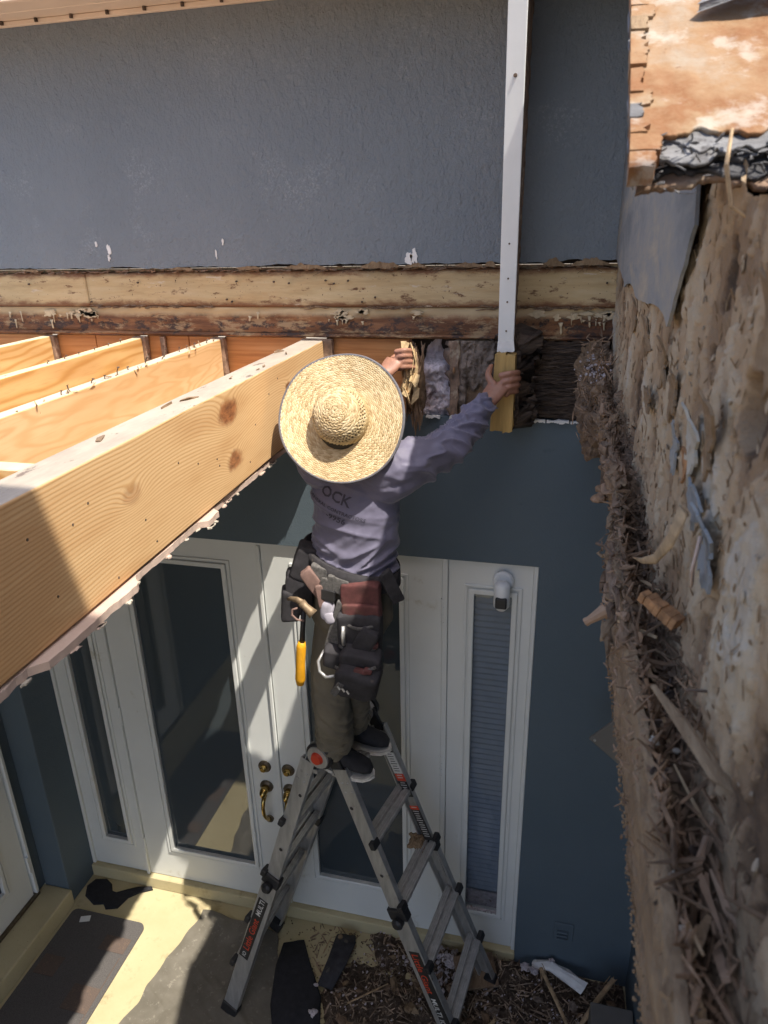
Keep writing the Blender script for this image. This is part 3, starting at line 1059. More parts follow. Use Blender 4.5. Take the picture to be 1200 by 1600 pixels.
def build_joists():
    r = random.Random(11)
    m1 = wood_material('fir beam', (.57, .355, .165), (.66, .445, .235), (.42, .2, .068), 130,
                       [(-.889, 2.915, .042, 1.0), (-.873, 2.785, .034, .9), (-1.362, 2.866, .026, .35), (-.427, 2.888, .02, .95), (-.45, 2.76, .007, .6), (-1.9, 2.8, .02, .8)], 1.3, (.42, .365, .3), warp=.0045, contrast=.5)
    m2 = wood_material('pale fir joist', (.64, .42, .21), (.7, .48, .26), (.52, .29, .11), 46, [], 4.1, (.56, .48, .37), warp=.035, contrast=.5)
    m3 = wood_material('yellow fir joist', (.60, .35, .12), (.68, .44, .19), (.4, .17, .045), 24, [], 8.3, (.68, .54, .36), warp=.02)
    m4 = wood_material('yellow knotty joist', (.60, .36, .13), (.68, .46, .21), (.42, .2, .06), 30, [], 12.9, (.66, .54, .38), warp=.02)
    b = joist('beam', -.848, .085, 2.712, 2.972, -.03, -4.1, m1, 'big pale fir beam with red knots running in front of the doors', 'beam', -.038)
    # nail holes on its face, rust streak flakes on the top
    for (y, z) in ((-.6, 2.9), (-.72, 2.84), (-.98, 2.82), (-.97, 2.8), (-1.08, 2.84), (-1.17, 2.87), (-1.3, 2.74), (-1.33, 2.8), (-1.5, 2.9), (-1.55, 2.88), (-1.62, 2.78), (-.78, 2.75), (-1.66, 2.9), (-.52, 2.93), (-1.45, 2.73)):
        x = -.848 - .038 * y
        MB().tube([(x - .001, y, z), (x + .0008, y, z)], [.003, .0022], 8).build('nail_hole', 'rot_dark', b)
    for k in range(9):
        y = r.uniform(-1.6, -.3)
        x = -.848 - .038 * y - r.uniform(.015, .07)
        m = MB()
        m.splinter((x, y, 2.974), (r.uniform(-.5, .5), 1, 0), r.uniform(.02, .06), .006, .0012, r)
        m.build('dark_flake', 'rot', b)
    j2 = joist('joist', -1.25, .04, 2.714, 2.972, -.03, -4.1, m2, 'pale joist with a row of bent nails, next to the big beam', 'joist', -.056)
    for k in range(13):
        y = -.12 - k * .075 - r.uniform(-.02, .02)
        x = -1.25 - .056 * y - r.uniform(.004, .03)
        nail(j2, (x, y, 2.968), (r.uniform(-.5, .5), r.uniform(-.5, .5), 1), r.uniform(.012, .03))
    for k in range(26):
        y = r.uniform(-1.2, -.06)
        x = -1.25 - .056 * y - r.uniform(-.003, .008)
        m = MB()
        m.splinter((x, y, 2.972 + r.uniform(-.008, .004)), (r.uniform(-.4, .6), r.uniform(-1, 1), r.uniform(-.9, .5)), r.uniform(.012, .04), .003, .0012, r)
        m.build('torn_splinter', 'splinter_l', j2)
    j3 = joist('joist', -1.58, .04, 2.714, 2.972, -.03, -4.1, m3, 'yellow joist with a dark stripe, third timber from the straw hat', 'joist', -.07)
    for k in range(6):
        y = -.15 - k * .09
        x = -1.58 - .07 * y - .02
        nail(j3, (x, y, 2.968), (r.uniform(-.5, .5), r.uniform(-.5, .5), 1), r.uniform(.01, .02))
    j4 = joist('joist', -1.985, .04, 2.714, 2.975, -.03, -4.1, m4, 'short visible joist end at the left edge under the ledger', 'joist', -.06)
    bl = MB().box((-1.205, -1.535, 2.73), (-.882, -1.495, 2.966)).build('blocking', m3, bevel=.002)
    tag(bl, 'small orange blocking board between the beam and the nailed joist', 'blocking')
    # dark blocks at the wall ends of the timbers stand in for eave shade
    rt = thing('rim_joist', (-1.5, .01, 2.71), 'orange rim boards closing the bays between the joists', 'rim joist')
    for (x0, x1, dy) in ((-2.37, -2.026, 0), (-1.98, -1.805, .004), (-1.8, -1.625, 0), (-1.576, -1.40, .006), (-1.395, -1.292, .001), (-1.248, -.936, .004), (-.845, -.535, .002)):
        MB().box((x0, .0 + dy, 2.708), (x1, .04 + dy, 2.977)).build('board', 'rim', rt, bevel=.002)
    MB().box((-1.512, -.012, 2.74), (-1.492, -.0005, 2.975)).build('old_cleat', 'rough_brown', rt)
    for x0, x1 in ((-.934, -.815), (-1.292, -1.238), (-1.622, -1.566), (-2.026, -1.972)):
        MB().box((x0, -.029, 2.716), (x1, -.001, 2.9755)).build('end_shade_block', 'rough_brown', rt, bevel=.002)
    # strip of ceiling board left under the joists, torn along the beam
    n = 320
    pts = []
    for i in range(n + 1):
        y = -.02 - 4.06 * i / n
        x = -.848 - .038 * y - .006 + .006 * fbm(y * 6, 1.1, 2, 1, 5) + .003 * fbm(y * 50, 4, 1, 1, 4) + .006 * min(1.5, max(0, -y - .9))
        q = fbm(y * 3.1, 8.8, 2, 1, 2)
        if q > .2:
            x += min(.022, (q - .2) * .5)
        pts.append((x, y))
    pts += [(-2.66, -4.08), (-2.66, -.215), (-2.368, -.215), (-2.368, -.02)]
    c = thing('ceiling_drywall', (-1.5, -1, 2.7), 'torn edge of pinkish white drywall below the big beam', 'drywall')
    sheet(pts, 'z', 2.69, 2.705).build('gypsum_board', 'drywall', c)
    for k in range(34):
        i = r.randrange(5, 150)
        x, y = pts[i]
        m = sheet(blobshape(x + .002, y, r.uniform(.003, .006), r.uniform(.004, .014), k * 1.3, 18, .8), 'z', 2.6885 - r.uniform(0, .003), 2.6895)
        m.build('paper_shred', 'skim' if k % 3 else 'drywall', c)


build_joists()


# ------------------------------------------------------------------ rotten bays right of the man
def rough_board(name, x0, x1, y, z0, z1, mat, parent, amp=.012, nx=30, nz_=40, seed=0.0, sx=12, sz=12, thick=.03, fibre=False):
    def fn(u, v):
        x = x0 + (x1 - x0) * u
        z = z0 + (z1 - z0) * v
        d = fbm(x * sx + seed, z * sz, seed, 1, 5) * amp
        if fibre:
            d += abs(nz(x * 14 + seed, z * 150 + 4 * nz(x * 9, z * 9, seed), seed)) * amp * .8
        return (x, y - d, z)
    o = heightgrid(nx, nz_, fn).build(name, mat, parent, smooth=True)
    s = o.modifiers.new('thick', 'SOLIDIFY')
    s.thickness = thick
    s.offset = 1 if o.data.polygons[0].normal.y > 0 else -1
    return o


def build_rot():
    r = random.Random(31)
    # hanging shredded chunk the left hand holds
    t = thing('rotten_chunk', (-.5, -.06, 2.7), 'shredded chunk of rotten wood in the left hand', 'rotten wood')
    m = MB()
    pts = [(-.512, -.06, 2.955), (-.508, -.07, 2.9), (-.502, -.075, 2.83), (-.498, -.07, 2.77), (-.497, -.06, 2.735)]
    m.tube(pts, [(.02, .016), (.032, .026), (.034, .03), (.028, .026), (.016, .016)], 18)
    v, f, n_ = remeshed(m, .005, 2)
    v = [p + q * (.010 * fbm(p.x * 60, p.y * 60, p.z * 12, 1, 4) + .004 * nz(p.x * 160, p.y * 160, p.z * 20)) for p, q in zip(v, n_)]
    mesh_obj('core', v, f, 'rot', t, True)
    m = MB()
    for k in range(150):
        z = r.uniform(2.72, 2.95)
        a = r.uniform(0, 6.28)
        m.splinter((-.503 + math.cos(a) * .03, -.07 + math.sin(a) * .03, z), (r.uniform(-.25, .25), r.uniform(-.25, .15), -1), r.uniform(.025, .07), .0028, .0014, r)
    tag(m.build('fibre', 'splinter', t), kind='stuff')
    for k in range(34):
        m = MB()
        m.splinter((-.512 + r.uniform(-.03, .03), -.118 + r.uniform(-.014, .004), r.uniform(2.80, 2.955)), (r.uniform(-.4, .4), r.uniform(-.3, .2), -1), r.uniform(.03, .085), r.uniform(.005, .012), .002, r)
        m.build('pale_flake', 'flake', t)
    for k in range(12):
        m = MB()
        m.splinter((-.495 + r.uniform(-.02, .016), -.075 + r.uniform(-.02, .02), r.uniform(2.68, 2.73)), (r.uniform(-.2, .2), r.uniform(-.2, .2), -1), r.uniform(.04, .075), .003, .0015, r)
        m.build('hanging_strand', 'splinter', t)
    # bay full of mauve powder
    o = rough_board('insulation_fill', -.492, -.388, .02, 2.70, 2.975, 'insul_pink', None, .03, 30, 50, 4.4, 25, 25, .03)
    for vv in o.data.vertices:   # hollow at the top
        k = max(0, min(1, (vv.co.z - 2.87) / .05))
        vv.co.y += .07 * k * k * (3 - 2 * k)
    tag(o, 'mauve crumbly insulation filling the open bay beside the shredded wood', 'insulation')
    MB()
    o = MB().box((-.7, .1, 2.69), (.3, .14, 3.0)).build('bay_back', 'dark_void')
    tag(o, 'dark sheathing behind the rotten bays', 'sheathing')
    t = thing('rotten_stud', (-.375, 0, 2.7), 'thin brown stud between the mauve bay and mud-crusted board', 'stud')
    rough_board('stud', -.387, -.358, -.02, 2.706, 2.976, 'rough_brown', t, .008, 10, 40, 2.2, 40, 14, .05)
    MB().tube([(-.373, -.026, 2.875), (-.373, -.03, 2.875)], [(.012, .004), (.01, .003)], 10, up=(0, 0, 1)).build('knot', 'orange_chip', t)
    t = thing('rotten_rim_board', (-.3, 0, 2.7), 'mud-crusted rim board between the thin stud and the hand', 'rotten board')
    rough_board('board', -.357, -.226, -.002, 2.706, 2.976, 'rot', t, .004, 40, 50, 9.2, 6, 60, .03, True)

    def crust(u, v):
        x = -.357 + .13 * u
        lim = 2.80 + .045 * fbm(x * 26, 3, 1, 1, 3) + (.0 if x > -.33 else -.07)
        z = lim + (2.976 - lim) * v
        e = min(1, v * 6, u * 10 + .2, (1 - u) * 10 + .2)
        return (x, -.004 - .016 * e - .012 * fbm(x * 40, z * 40, 2.7, 1, 5), z)
    heightgrid(50, 60, crust).build('mud_crust', 'mud', t, smooth=True)
    t = thing('rotten_rim_board', (-.03, 0, 2.7), 'blackened rim board with split grain right of the hand', 'rotten board')
    rough_board('board', -.146, .075, -.006, 2.712, 2.974, 'rot_dark', t, .012, 60, 90, 5.5, 8, 40, .03, True)
    m = MB()
    for k in range(420):
        m.splinter((r.uniform(-.14, .07), -.02 + r.uniform(-.006, .004), r.uniform(2.72, 2.97)), (1, r.uniform(-.15, .15), r.uniform(-.16, .16)), r.uniform(.02, .07), .0016, .0012, r)
    tag(m.build('split_grain', 'rot_dark', t), kind='stuff')
    # yellowed stub held by the right hand, with rotten back
    t = thing('post_stub', (-.185, -.15, 2.7), 'yellowed end of the post gripped by the right hand', 'post')
    tops = rag((-.156, 2.965), (-.214, 2.96), 12, .006, 3.3, s=60)
    bot = rag((-.222, 2.712), (-.182, 2.712), 8, .003, 4.3, s=60)
    sheet(bot + [(-.183, 2.965)] + tops[6:], 'y', -.2, -.135).build('front_piece', 'old_tan', t, bevel=.0015)
    bot = rag((-.1805, 2.705), (-.152, 2.712), 8, .004, 6.3, s=60)
    sheet(bot + [(-.153, 2.955), (-.1815, 2.957)], 'y', -.1985, -.13).build('side_piece', 'old_tan', t, bevel=.0015)
    o = rough_board('rotten_back', -.165, -.138, -.125, 2.715, 2.975, 'rot_dark', t, .02, 14, 50, 1.9, 40, 26, .09)
    # ---- white strip standing in front of the upper wall
    t = thing('trim_post', (-.18, -.2, 2.96), 'tall white painted trim strip with rough brown side on the upper wall', 'post')

    def yf(z):
        return -.16 - (z - 2.98) * .19

    def xl(z):
        return -.211 + (z - 2.98) * .010
    vs = []
    for z in (2.985, 3.3, 3.6, 4.3):
        vs += [(xl(z), yf(z), z), (xl(z) + .05, yf(z), z), (xl(z) + .05, yf(z) + .014, z), (xl(z), yf(z) + .014, z)]
    fs = [(3, 2, 1, 0), (12, 13, 14, 15)] + [(i * 4 + q, i * 4 + (q + 1) % 4, (i + 1) * 4 + (q + 1) % 4, (i + 1) * 4 + q) for i in range(3) for q in range(4)]
    MB().add(vs, fs).build('white_face', 'white_paint', t, bevel=.0015)

    def fin(u, v):
        z = 2.99 + 1.3 * v
        y = yf(z) + .015 + (-.035 - yf(z) - .015) * u
        return (xl(z) + .046 + .004 * fbm(y * 30, z * 30, 2, 1, 4), y, z)
    o = heightgrid(16, 120, fin).build('rough_side', 'rough_brown', t, smooth=True)
    s = o.modifiers.new('t', 'SOLIDIFY')
    s.thickness = .03
    s.offset = 1 if o.data.polygons[0].normal.x < 0 else -1
    for z in (3.03, 3.12, 3.19, 3.29, 3.71):
        big = z > 3.6
        MB().tube([(xl(z) + .025, yf(z) - .0005, z), (xl(z) + .025, yf(z) - .003, z)], [.0055 if big else .003, .004 if big else .002], 9).build('screw', 'wire', t)
    # ragged tin end of the strip
    o = sheet(rag((-.213, 2.962), (-.157, 2.968), 14, .008, 2.2, s=60) + [(-.161, 2.998), (-.211, 2.998)], 'y', -.1635, -.1605)
    o.build('torn_end', 'plaster', t)


build_rot()


# ------------------------------------------------------------------ right wall, roof edge, rotten ledger along it
def build_right():
    r = random.Random(77)
    XW = .148
    w = thing('side_wall', (.2, -1, 2.9), 'close tan crumbling plaster wall on the right, stripped of stucco', 'wall')

    def coat(y, z):
        """0 bare brown base, .5 tan scratch coat, 1 pale skim: layers flaking off in terraces"""
        k = .5 + .5 * fbm(y * 6.5, z * 4.8, 4.1, 1, 6) + .11 * fbm(y * 30, z * 22, 2.2, 1, 4)
        for (py, pz, ry, rz, q) in ((-1.871, 3.18, .05, .055, -.55), (-1.70, 3.29, .022, .03, -.5), (-1.955, 3.08, .07, .06, .4), (-1.70, 3.11, .035, .035, .35), (-1.6, 3.3, .06, .09, .12), (-1.93, 3.3, .06, .05, -.25), (-1.2, 3.0, .5, .05, -.2), (-2.0, 2.95, .3, .05, -.18)):
            e = ((y - py) / ry) ** 2 + ((z - pz) / rz) ** 2
            k += q * math.exp(-e)
        return max(0, min(1, k))

    def terr(k):
        o = 0
        for c_ in (.22, .42, .62, .8):
            t_ = max(0, min(1, (k - c_) / .012 + .5))
            o += .25 * t_ * t_ * (3 - 2 * t_)
        return o

    def surf(y, z):
        k = coat(y, z)
        d = fbm(y * 3.2, z * 3.2, 4.1, 1, 4) * .006 + fbm(y * 40, z * 26, 1.1, 1, 5) * .0045 + abs(nz(y * 120, z * 50, 6.6)) * .002 - terr(k) * .014
        for (py, pz, q, dep) in ((-1.70, 3.285, .011, .03), (-1.69, 3.30, .006, .02), (-1.87, 3.185, .026, .04), (-1.3, 3.1, .006, .012), (-1.0, 3.08, .005, .012), (-1.45, 3.06, .007, .014), (-1.78, 2.99, .008, .02), (-1.6, 3.16, .006, .012)):
            e = math.hypot(y - py, z - pz) / q
            if e < 1.6:
                d += dep * max(0, 1 - (e / 1.3) ** 3)
        return XW + .008 + d

    def face(u, v):
        y = .01 - 2.3 * u - .9 * max(0, u - .95) * 20
        zt = min(4.3, 3.352 + .73 * max(0, y + 1.75))
        z = 2.78 + (zt - 2.78) * v
        return (surf(y, z), y, z)
    o = heightgrid(640, 230, face).build('scratch_coat', 'scratch', w, smooth=True)
    at = o.data.attributes.new('coat', 'FLOAT', 'POINT')
    at.data.foreach_set('value', [min(1, .12 + .8 * terr(coat(q.co.y, q.co.z)) + .1 * coat(q.co.y, q.co.z)) for q in o.data.vertices])
    MB().add([(.205, .1, 2.74), (.205, -2.9, 2.74), (.205, -2.9, 3.34), (.205, -1.75, 3.34), (.205, .1, 4.66),
              (.6, .1, 2.74), (.6, -2.9, 2.74), (.6, -2.9, 3.34), (.6, -1.75, 3.34), (.6, .1, 4.66)],
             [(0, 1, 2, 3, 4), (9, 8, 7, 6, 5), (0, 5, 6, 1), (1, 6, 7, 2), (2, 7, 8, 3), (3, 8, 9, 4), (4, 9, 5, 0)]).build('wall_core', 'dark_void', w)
    # worn blue paint left near the inside corner
    lft = [(-.032, 3.235), (-.032, 4.2)]
    top = [(-.4, 4.2), (-.75, 4.0), (-1.05, 3.78), (-1.3, 3.6), (-1.5, 3.45), (-1.56, 3.33)]
    rgt = rag((-1.56, 3.33), (-1.42, 3.2), 30, .012, 2.9, .3, s=9)
    bot = rag((-1.42, 3.2), (-.5, 3.20), 90, .022, 8.1, .12, s=2.6) + rag((-.5, 3.20), (-.032, 3.235), 30, .010, 5.1, .2, s=4)
    sheet(lft + top + rgt[1:] + bot[1:-1], 'x', XW - .014, XW - .0095).build('blue_paint_coat', 'old_blue', w)
    # thin scabs of paint and skim coat lifting off the wall
    scab = [(-1.70, 3.105, .034, .034, 'skim', .006), (-1.75, 3.06, .03, .022, 'old_blue', .006), (-1.83, 3.04, .03, .028, 'old_blue', .006), (-1.66, 3.075, .02, .018, 'orange_chip', .004),
            (-1.5, 3.12, .04, .03, 'rot_tan', .005), (-1.38, 3.14, .04, .03, 'rot_tan', .006), (-1.1, 3.14, .06, .03, 'rot_tan', .005), (-.8, 3.15, .07, .03, 'rot_tan', .005), (-1.56, 3.07, .02, .03, 'old_blue', .004),
            (-1.92, 3.25, .03, .04, 'rot_tan', .006), (-1.79, 3.14, .022, .03, 'rot_tan', .004), (-1.25, 3.06, .04, .02, 'rot_tan', .005)]
    for i, (y, z, ry, rz, mt, lift) in enumerate(scab):
        m = MB()
        n = 30
        vs = []
        for kk in (1.0, .66, .33):
            for a_, b_ in blobshape(0, 0, ry, rz, i * 2.3 + 1, n, .8):
                yy, zz = y + a_ * kk, z + b_ * kk
                cv = lift * (1.2 * max(0, b_ * kk / rz) ** 2 + .3) + .003 * fbm(yy * 40, zz * 40, i, 1, 2)
                vs.append((surf(y, z) - .004 - cv, yy, zz))
        vs.append((surf(y, z) - .004 - lift * .3, y, z))
        fs = [(q + j * n, (q + 1) % n + j * n, n + (q + 1) % n + j * n, n + q + j * n) for q in range(n) for j in range(2)] + [(2 * n + q, 2 * n + (q + 1) % n, 3 * n) for q in range(n)]
        o = m.add(vs, fs).build('plaster_scab', mt, w, smooth=False)
        sm = o.modifiers.new('t', 'SOLIDIFY')
        sm.thickness = .003
        sm.offset = 0

    # crumbs, fibres and flakes stuck to the stripped wall
    m = MB()
    for k in range(900):
        y = -.05 - 2.1 * r.random() ** .75
        z = r.uniform(2.9, 3.33 + .5 * max(0, y + 1.75))
        if -1.5 < y and z > 3.22:
            continue
        q = .6 + .4 * min(1, (2.2 + y))
        m.splinter((surf(y, z) - .002, y, z), (r.gauss(-.1, .25), r.gauss(0, .35), 1), r.uniform(.004, .026) * q, r.uniform(.0004, .0014) * q, r.uniform(.0004, .001), r)
    tag(m.build('wall_fibre', 'rot_tan', w), kind='stuff')
    m = MB()
    for k in range(160):
        y = -.3 - 1.85 * r.random() ** .7
        z = r.uniform(2.92, 3.33)
        if -1.5 < y and z > 3.22:
            continue
        a_ = r.uniform(.0015, .006) * r.uniform(.4, 1)
        n = 7
        tl = r.uniform(-.35, .35)
        out = blobshape(0, 0, a_, a_ * r.uniform(.6, 1.6), k * 1.37, n, .8)
        x0 = surf(y, z) - .0015
        vs = [(x0 + tl * b_, y + c_, z + b_) for c_, b_ in out] + [(x0 - .0014 + tl * b_, y + c_, z + b_) for c_, b_ in out]
        m.add(vs, [tuple(range(n)), tuple(range(2 * n - 1, n - 1, -1))] + [(q, (q + 1) % n, n + (q + 1) % n, n + q) for q in range(n)])
    tag(m.build('wall_flake', 'crumb', w), kind='stuff')

    # ---- torn roof edge over that wall, close to the viewer
    t = thing('roof_edge', (.2, -1.7, 3.37), 'torn rust-stained roof edge catching the sun at the upper right', 'roof')
    S = .73

    def pt(x, y, h):
        n = Vector((0, -S, 1)).normalized()
        return Vector((x, y, 3.365 + S * (y + 1.75))) + n * h

    def layer(name, mat, x0, x1, y0, y1, h0, h1, amp, seed, nx=60, ny=60, curl=0.0, lam=.12):
        def fn(u, v):
            x = x0 + (x1 - x0) * u ** 1.5
            ya = y0 + amp * (fbm(x * 20, seed, 1, 1, 7) + .15 * nz(x * 70, seed, 3))
            y = ya + (y1 - ya) * v ** 1.6
            x += (1 - u) * .10 * max(0, min(1, (y + 1.42) / .3))
            x += (.006 * fbm(y * 25, seed, 4, 1, 3)) * max(0, 1 - u * 12)
            dd = (y - ya)
            h = h1 + .0022 * fbm(x * 25, y * 25, seed, 1, 4) + curl * max(0, 1 - dd / lam) ** 2 * (.4 + fbm(x * 12, seed, 2, 1, 2))
            return pt(x, y, h)
        o = heightgrid(nx, ny, fn).build(name, mat, t, smooth=True)
        s = o.modifiers.new('t', 'SOLIDIFY')
        s.thickness = h1 - h0
        s.offset = -1 if o.data.polygons[0].normal.z > 0 else 1
        return o
    layer('decking', 'deck', .05, 1.1, -1.69, .15, -.001, .004, .022, 2.0, 200, 120)
    layer('paint_skin', 'felt', .048, 1.1, -1.705, -.9, -.004, -.0015, .022, 5.0, 200, 60, .0015, .012)
    layer('felt_layer', 'felt', .047, 1.1, -1.716, -.9, -.008, -.0045, .02, 6.4, 200, 60, .002, .015)
    layer('torn_felt', 'felt_dark', .05, 1.1, -1.708, -.9, -.016, -.0085, .016, 8.0, 200, 40, -.003)
    layer('dark_board', 'felt_dark', .049, 1.1, -1.722, -.9, -.021, -.0165, .018, 9.7, 200, 40)
    layer('underlay', 'rough_brown', .056, 1.1, -1.727, .15, -.028, -.0215, .02, 11.0, 200, 40)
    m = MB()
    for k in range(130):
        x = .05 + .35 * r.random() ** 1.3
        y = -1.715 + r.gauss(0, .012)
        h = r.uniform(-.022, .006)
        p_ = pt(x, y, h)
        m.splinter(p_, (r.gauss(0, 1), r.gauss(-.5, .6), r.gauss(0, .3)), r.uniform(.004, .02), r.uniform(.0006, .002), .0007, r)
    tag(m.build('frayed_edge', 'felt', t), kind='stuff')
    # layered chips along the rake
    for k in range(17):
        y = -1.735 + k * .0205 + r.uniform(-.004, .004)
        wd = r.uniform(.014, .03) * (.6 + .6 * abs(nz(y * 30, 1, 2)))
        hh = .007 + r.uniform(0, .0025)
        yb = y + .0205 * r.uniform(.8, 1.15)
        edge = rag((.048 + wd, y), (.048 + wd, yb), 8, .006, k * 3.1, s=120)
        out = [(.0455 + r.uniform(0, .001), y), (.048 + wd * .5, y + r.uniform(-.002, .002))] + edge + [(.048 + wd * .4, yb + r.uniform(-.002, .001)), (.0455 + r.uniform(0, .001), yb)]
        n = len(out)
        sl = r.uniform(-.06, .06)
        m = MB()
        vs = [pt(a_, b_, -.012) for a_, b_ in out] + [pt(a_, b_, hh + sl * (a_ - .06)) for a_, b_ in out]
        m.add(vs, [tuple(range(n)), tuple(range(2 * n - 1, n - 1, -1))] + [(q, (q + 1) % n, n + (q + 1) % n, n + q) for q in range(n)])
        m.build('paint_scale', r.choice(['felt', 'deck', 'deck', 'deck', 'old_blue', 'rot_tan']), t)
    # split board lifting on the deck: throws the shadow near the corner
    m = MB()
    a = [pt(.115, -1.515, .012), pt(.26, -1.51, .05), pt(.27, -1.40, .06), pt(.17, -1.45, .022)]
    b = [p + Vector((0, 0, .008)) for p in a]
    m.add(a + b, [(0, 1, 2, 3), (7, 6, 5, 4), (0, 1, 5, 4), (1, 2, 6, 5), (2, 3, 7, 6), (3, 0, 4, 7)])
    m.build('lifted_shingle', 'felt', t, bevel=.001)
    tw = MB().tube([pt(.135, -1.70, .012), pt(.128, -1.74, .008), pt(.137, -1.755, -.02), pt(.155, -1.76, -.03)], [.0016, .0022, .002, .001], 6).build('straw_twig', 'splinter_l')
    tag(tw, 'bent straw-coloured twig hanging over the torn roof edge', 'twig')

    # ---- rotten ledger running along the wall towards the viewer
    t = thing('rotten_ledger', (.1, -1, 2.7), 'long rotten ledger crumbling along the right-hand wall', 'rotten ledger')

    def prof(y, s):
        """cross-section point (x, z) for s in 0..1: bottom, outer face, top, cavity, wall foot"""
        a = fbm(y * 4.5, 1.7, 3.3, 1, 4)
        b = fbm(y * 9, 6.1, 1.3, 1, 4)
        near = max(0, min(1, (-1.25 - y) / .5))
        rec = max(0, min(1, (-.32 - y) / .12)) * max(0, min(1, (y + 1.42) / .2))
        P = [(.150, 2.70), (.103 + .006 * a, 2.698 + .012 * b), (.086 + .014 * a, 2.76), (.083 + .012 * b, 2.83), (.09 + .01 * a, 2.872 + .02 * b), (.104 + .006 * a, 2.876 + .018 * a),
             (.112 + .004 * b, 2.842 + .02 * b), (.128, 2.822 + .02 * a), (.142, 2.85 + .012 * b), (.158, 2.90)]
        if near:
            Q = [(.150, 2.70), (.104, 2.702), (.101, 2.75), (.099, 2.82), (.099, 2.862), (.107, 2.866), (.112, 2.835), (.128, 2.815), (.143, 2.84), (.158, 2.89)]
            P = [((p[0] * (1 - near) + q[0] * near), (p[1] * (1 - near) + q[1] * near)) for p, q in zip(P, Q)]
        if rec:
            Q = [(.16, 2.79), (.128 + .010 * a, 2.80 + .02 * b), (.112 + .016 * a, 2.82), (.104 + .014 * b, 2.85), (.104 + .012 * a, 2.885 + .02 * b), (.114 + .008 * a, 2.9 + .018 * a), (.124, 2.885 + .02 * b), (.134, 2.87 + .02 * a), (.146, 2.9), (.16, 2.93)]
            P = [((p[0] * (1 - rec) + q[0] * rec), (p[1] * (1 - rec) + q[1] * rec)) for p, q in zip(P, Q)]
        k = s * (len(P) - 1)
        i = min(int(k), len(P) - 2)
        f = k - i
        f = f * f * (3 - 2 * f) * .5 + f * .5
        return P[i][0] * (1 - f) + P[i + 1][0] * f, P[i][1] * (1 - f) + P[i + 1][1] * f

    def led(y0, y1, ny, amp):
        def fn(u, v):
            y = y0 + (y1 - y0) * v
            x, z = prof(y, u)
            n = fbm(x * 30, y * 14, z * 30, 1, 5) * amp + abs(nz(x * 90, y * 22, z * 90)) * amp * .5 + nz(x * 200, y * 120, z * 200) * amp * .25
            return (x - n * .8, y, z + n * .7)
        return fn
    heightgrid(70, 300, led(-.02, -1.3, 300, .02)).build('fibrous_length', 'rot', t, smooth=False)
    heightgrid(70, 240, led(-1.302, -2.34, 240, .006)).build('plastered_length', 'rot_tan', t, smooth=False)
    # beaded crumbs on the outer edge of the plastered length
    m = MB()
    for k in range(700):
        y = -1.25 - 1.05 * r.random()
        x, z = prof(y, r.uniform(.1, .2))
        q = r.uniform(.0007, .0022)
        m.ellipsoid((x - .002 + r.uniform(-.002, .002), y, z + r.uniform(-.02, .01)), (q, q, q), 5, 3)
    tag(m.build('plaster_crumb', 'rot_tan', t), kind='stuff')
    # broken stub of the ledger hanging in the corner
    m = MB()
    m.tube([(.105, -.02, 2.93), (.1, -.1, 2.9), (.1, -.16, 2.8), (.105, -.2, 2.7), (.112, -.22, 2.645)], [(.06, .055), (.066, .06), (.056, .05), (.042, .04), (.024, .024)], 16)
    m.tube([(.12, -.2, 2.9), (.125, -.28, 2.82), (.12, -.34, 2.74)], [(.03, .03), (.035, .03), (.02, .02)], 12)
    v, f, n_ = remeshed(m, .007, 2)
    v = [p + q * (.022 * fbm(p.x * 32, p.y * 32, p.z * 18, 1, 4) + .009 * nz(p.x * 110, p.y * 110, p.z * 60)) for p, q in zip(v, n_)]
    mesh_obj('corner_stub', v, f, 'rot', t, False)
    # splinters: fibres standing out of the far length
    m = MB()
    for k in range(1500):
        y = -.02 - 1.9 * r.random() ** 1.15
        s = r.uniform(.1, .95)
        x, z = prof(y, s)
        d = Vector((r.gauss(0, .55), r.gauss(0, 1.0), r.gauss(0, .55)))
        q = (.45 + .55 * max(0, (1.6 + y) / 1.6))
        m.splinter((x - .004 + r.gauss(0, .003), y, z + .005 + abs(r.gauss(0, .004))), d, r.uniform(.008, .038) * q, r.uniform(.0008, .0026) * q, r.uniform(.0006, .0014), r)
    tag(m.build('splinter_mass', 'splinter', t), kind='stuff')
    m = MB()
    for k in range(320):
        y = -.03 - .4 * r.random()
        d = Vector((r.gauss(0, .6), r.gauss(0, .6), r.gauss(0, .9)))
        m.splinter((.10 + r.gauss(0, .03), y, 2.9 + r.gauss(0, .06)), d, r.uniform(.012, .045), r.uniform(.001, .003), .0012, r)
    tag(m.build('corner_splinter_mass', 'splinter', t), kind='stuff')
    m = MB()
    for k in range(90):
        m.ellipsoid((.1 + r.gauss(0, .025), -.12 - .3 * r.random(), 2.93 + r.gauss(0, .02)), (r.uniform(.002, .005),) * 3, 6, 4)
    tag(m.build('pale_crumb', 'insul', t), kind='stuff')
    m = MB()
    for k in range(1500):
        y = -1.3 - .95 * r.random()
        x, z = prof(y, r.uniform(.55, .97))
        q = .55 + .45 * min(1, (2.3 + y))
        m.splinter((x, y, z + r.uniform(0, .024)), (r.gauss(0, .35), r.gauss(0, 1), r.gauss(0, .28)), r.uniform(.006, .028) * r.choice([1, 1, 2, 4]) * q, r.uniform(.0008, .004) * q, r.uniform(.0006, .0016), r)
    tag(m.build('gutter_splinter_mass', 'gutter', t), kind='stuff')
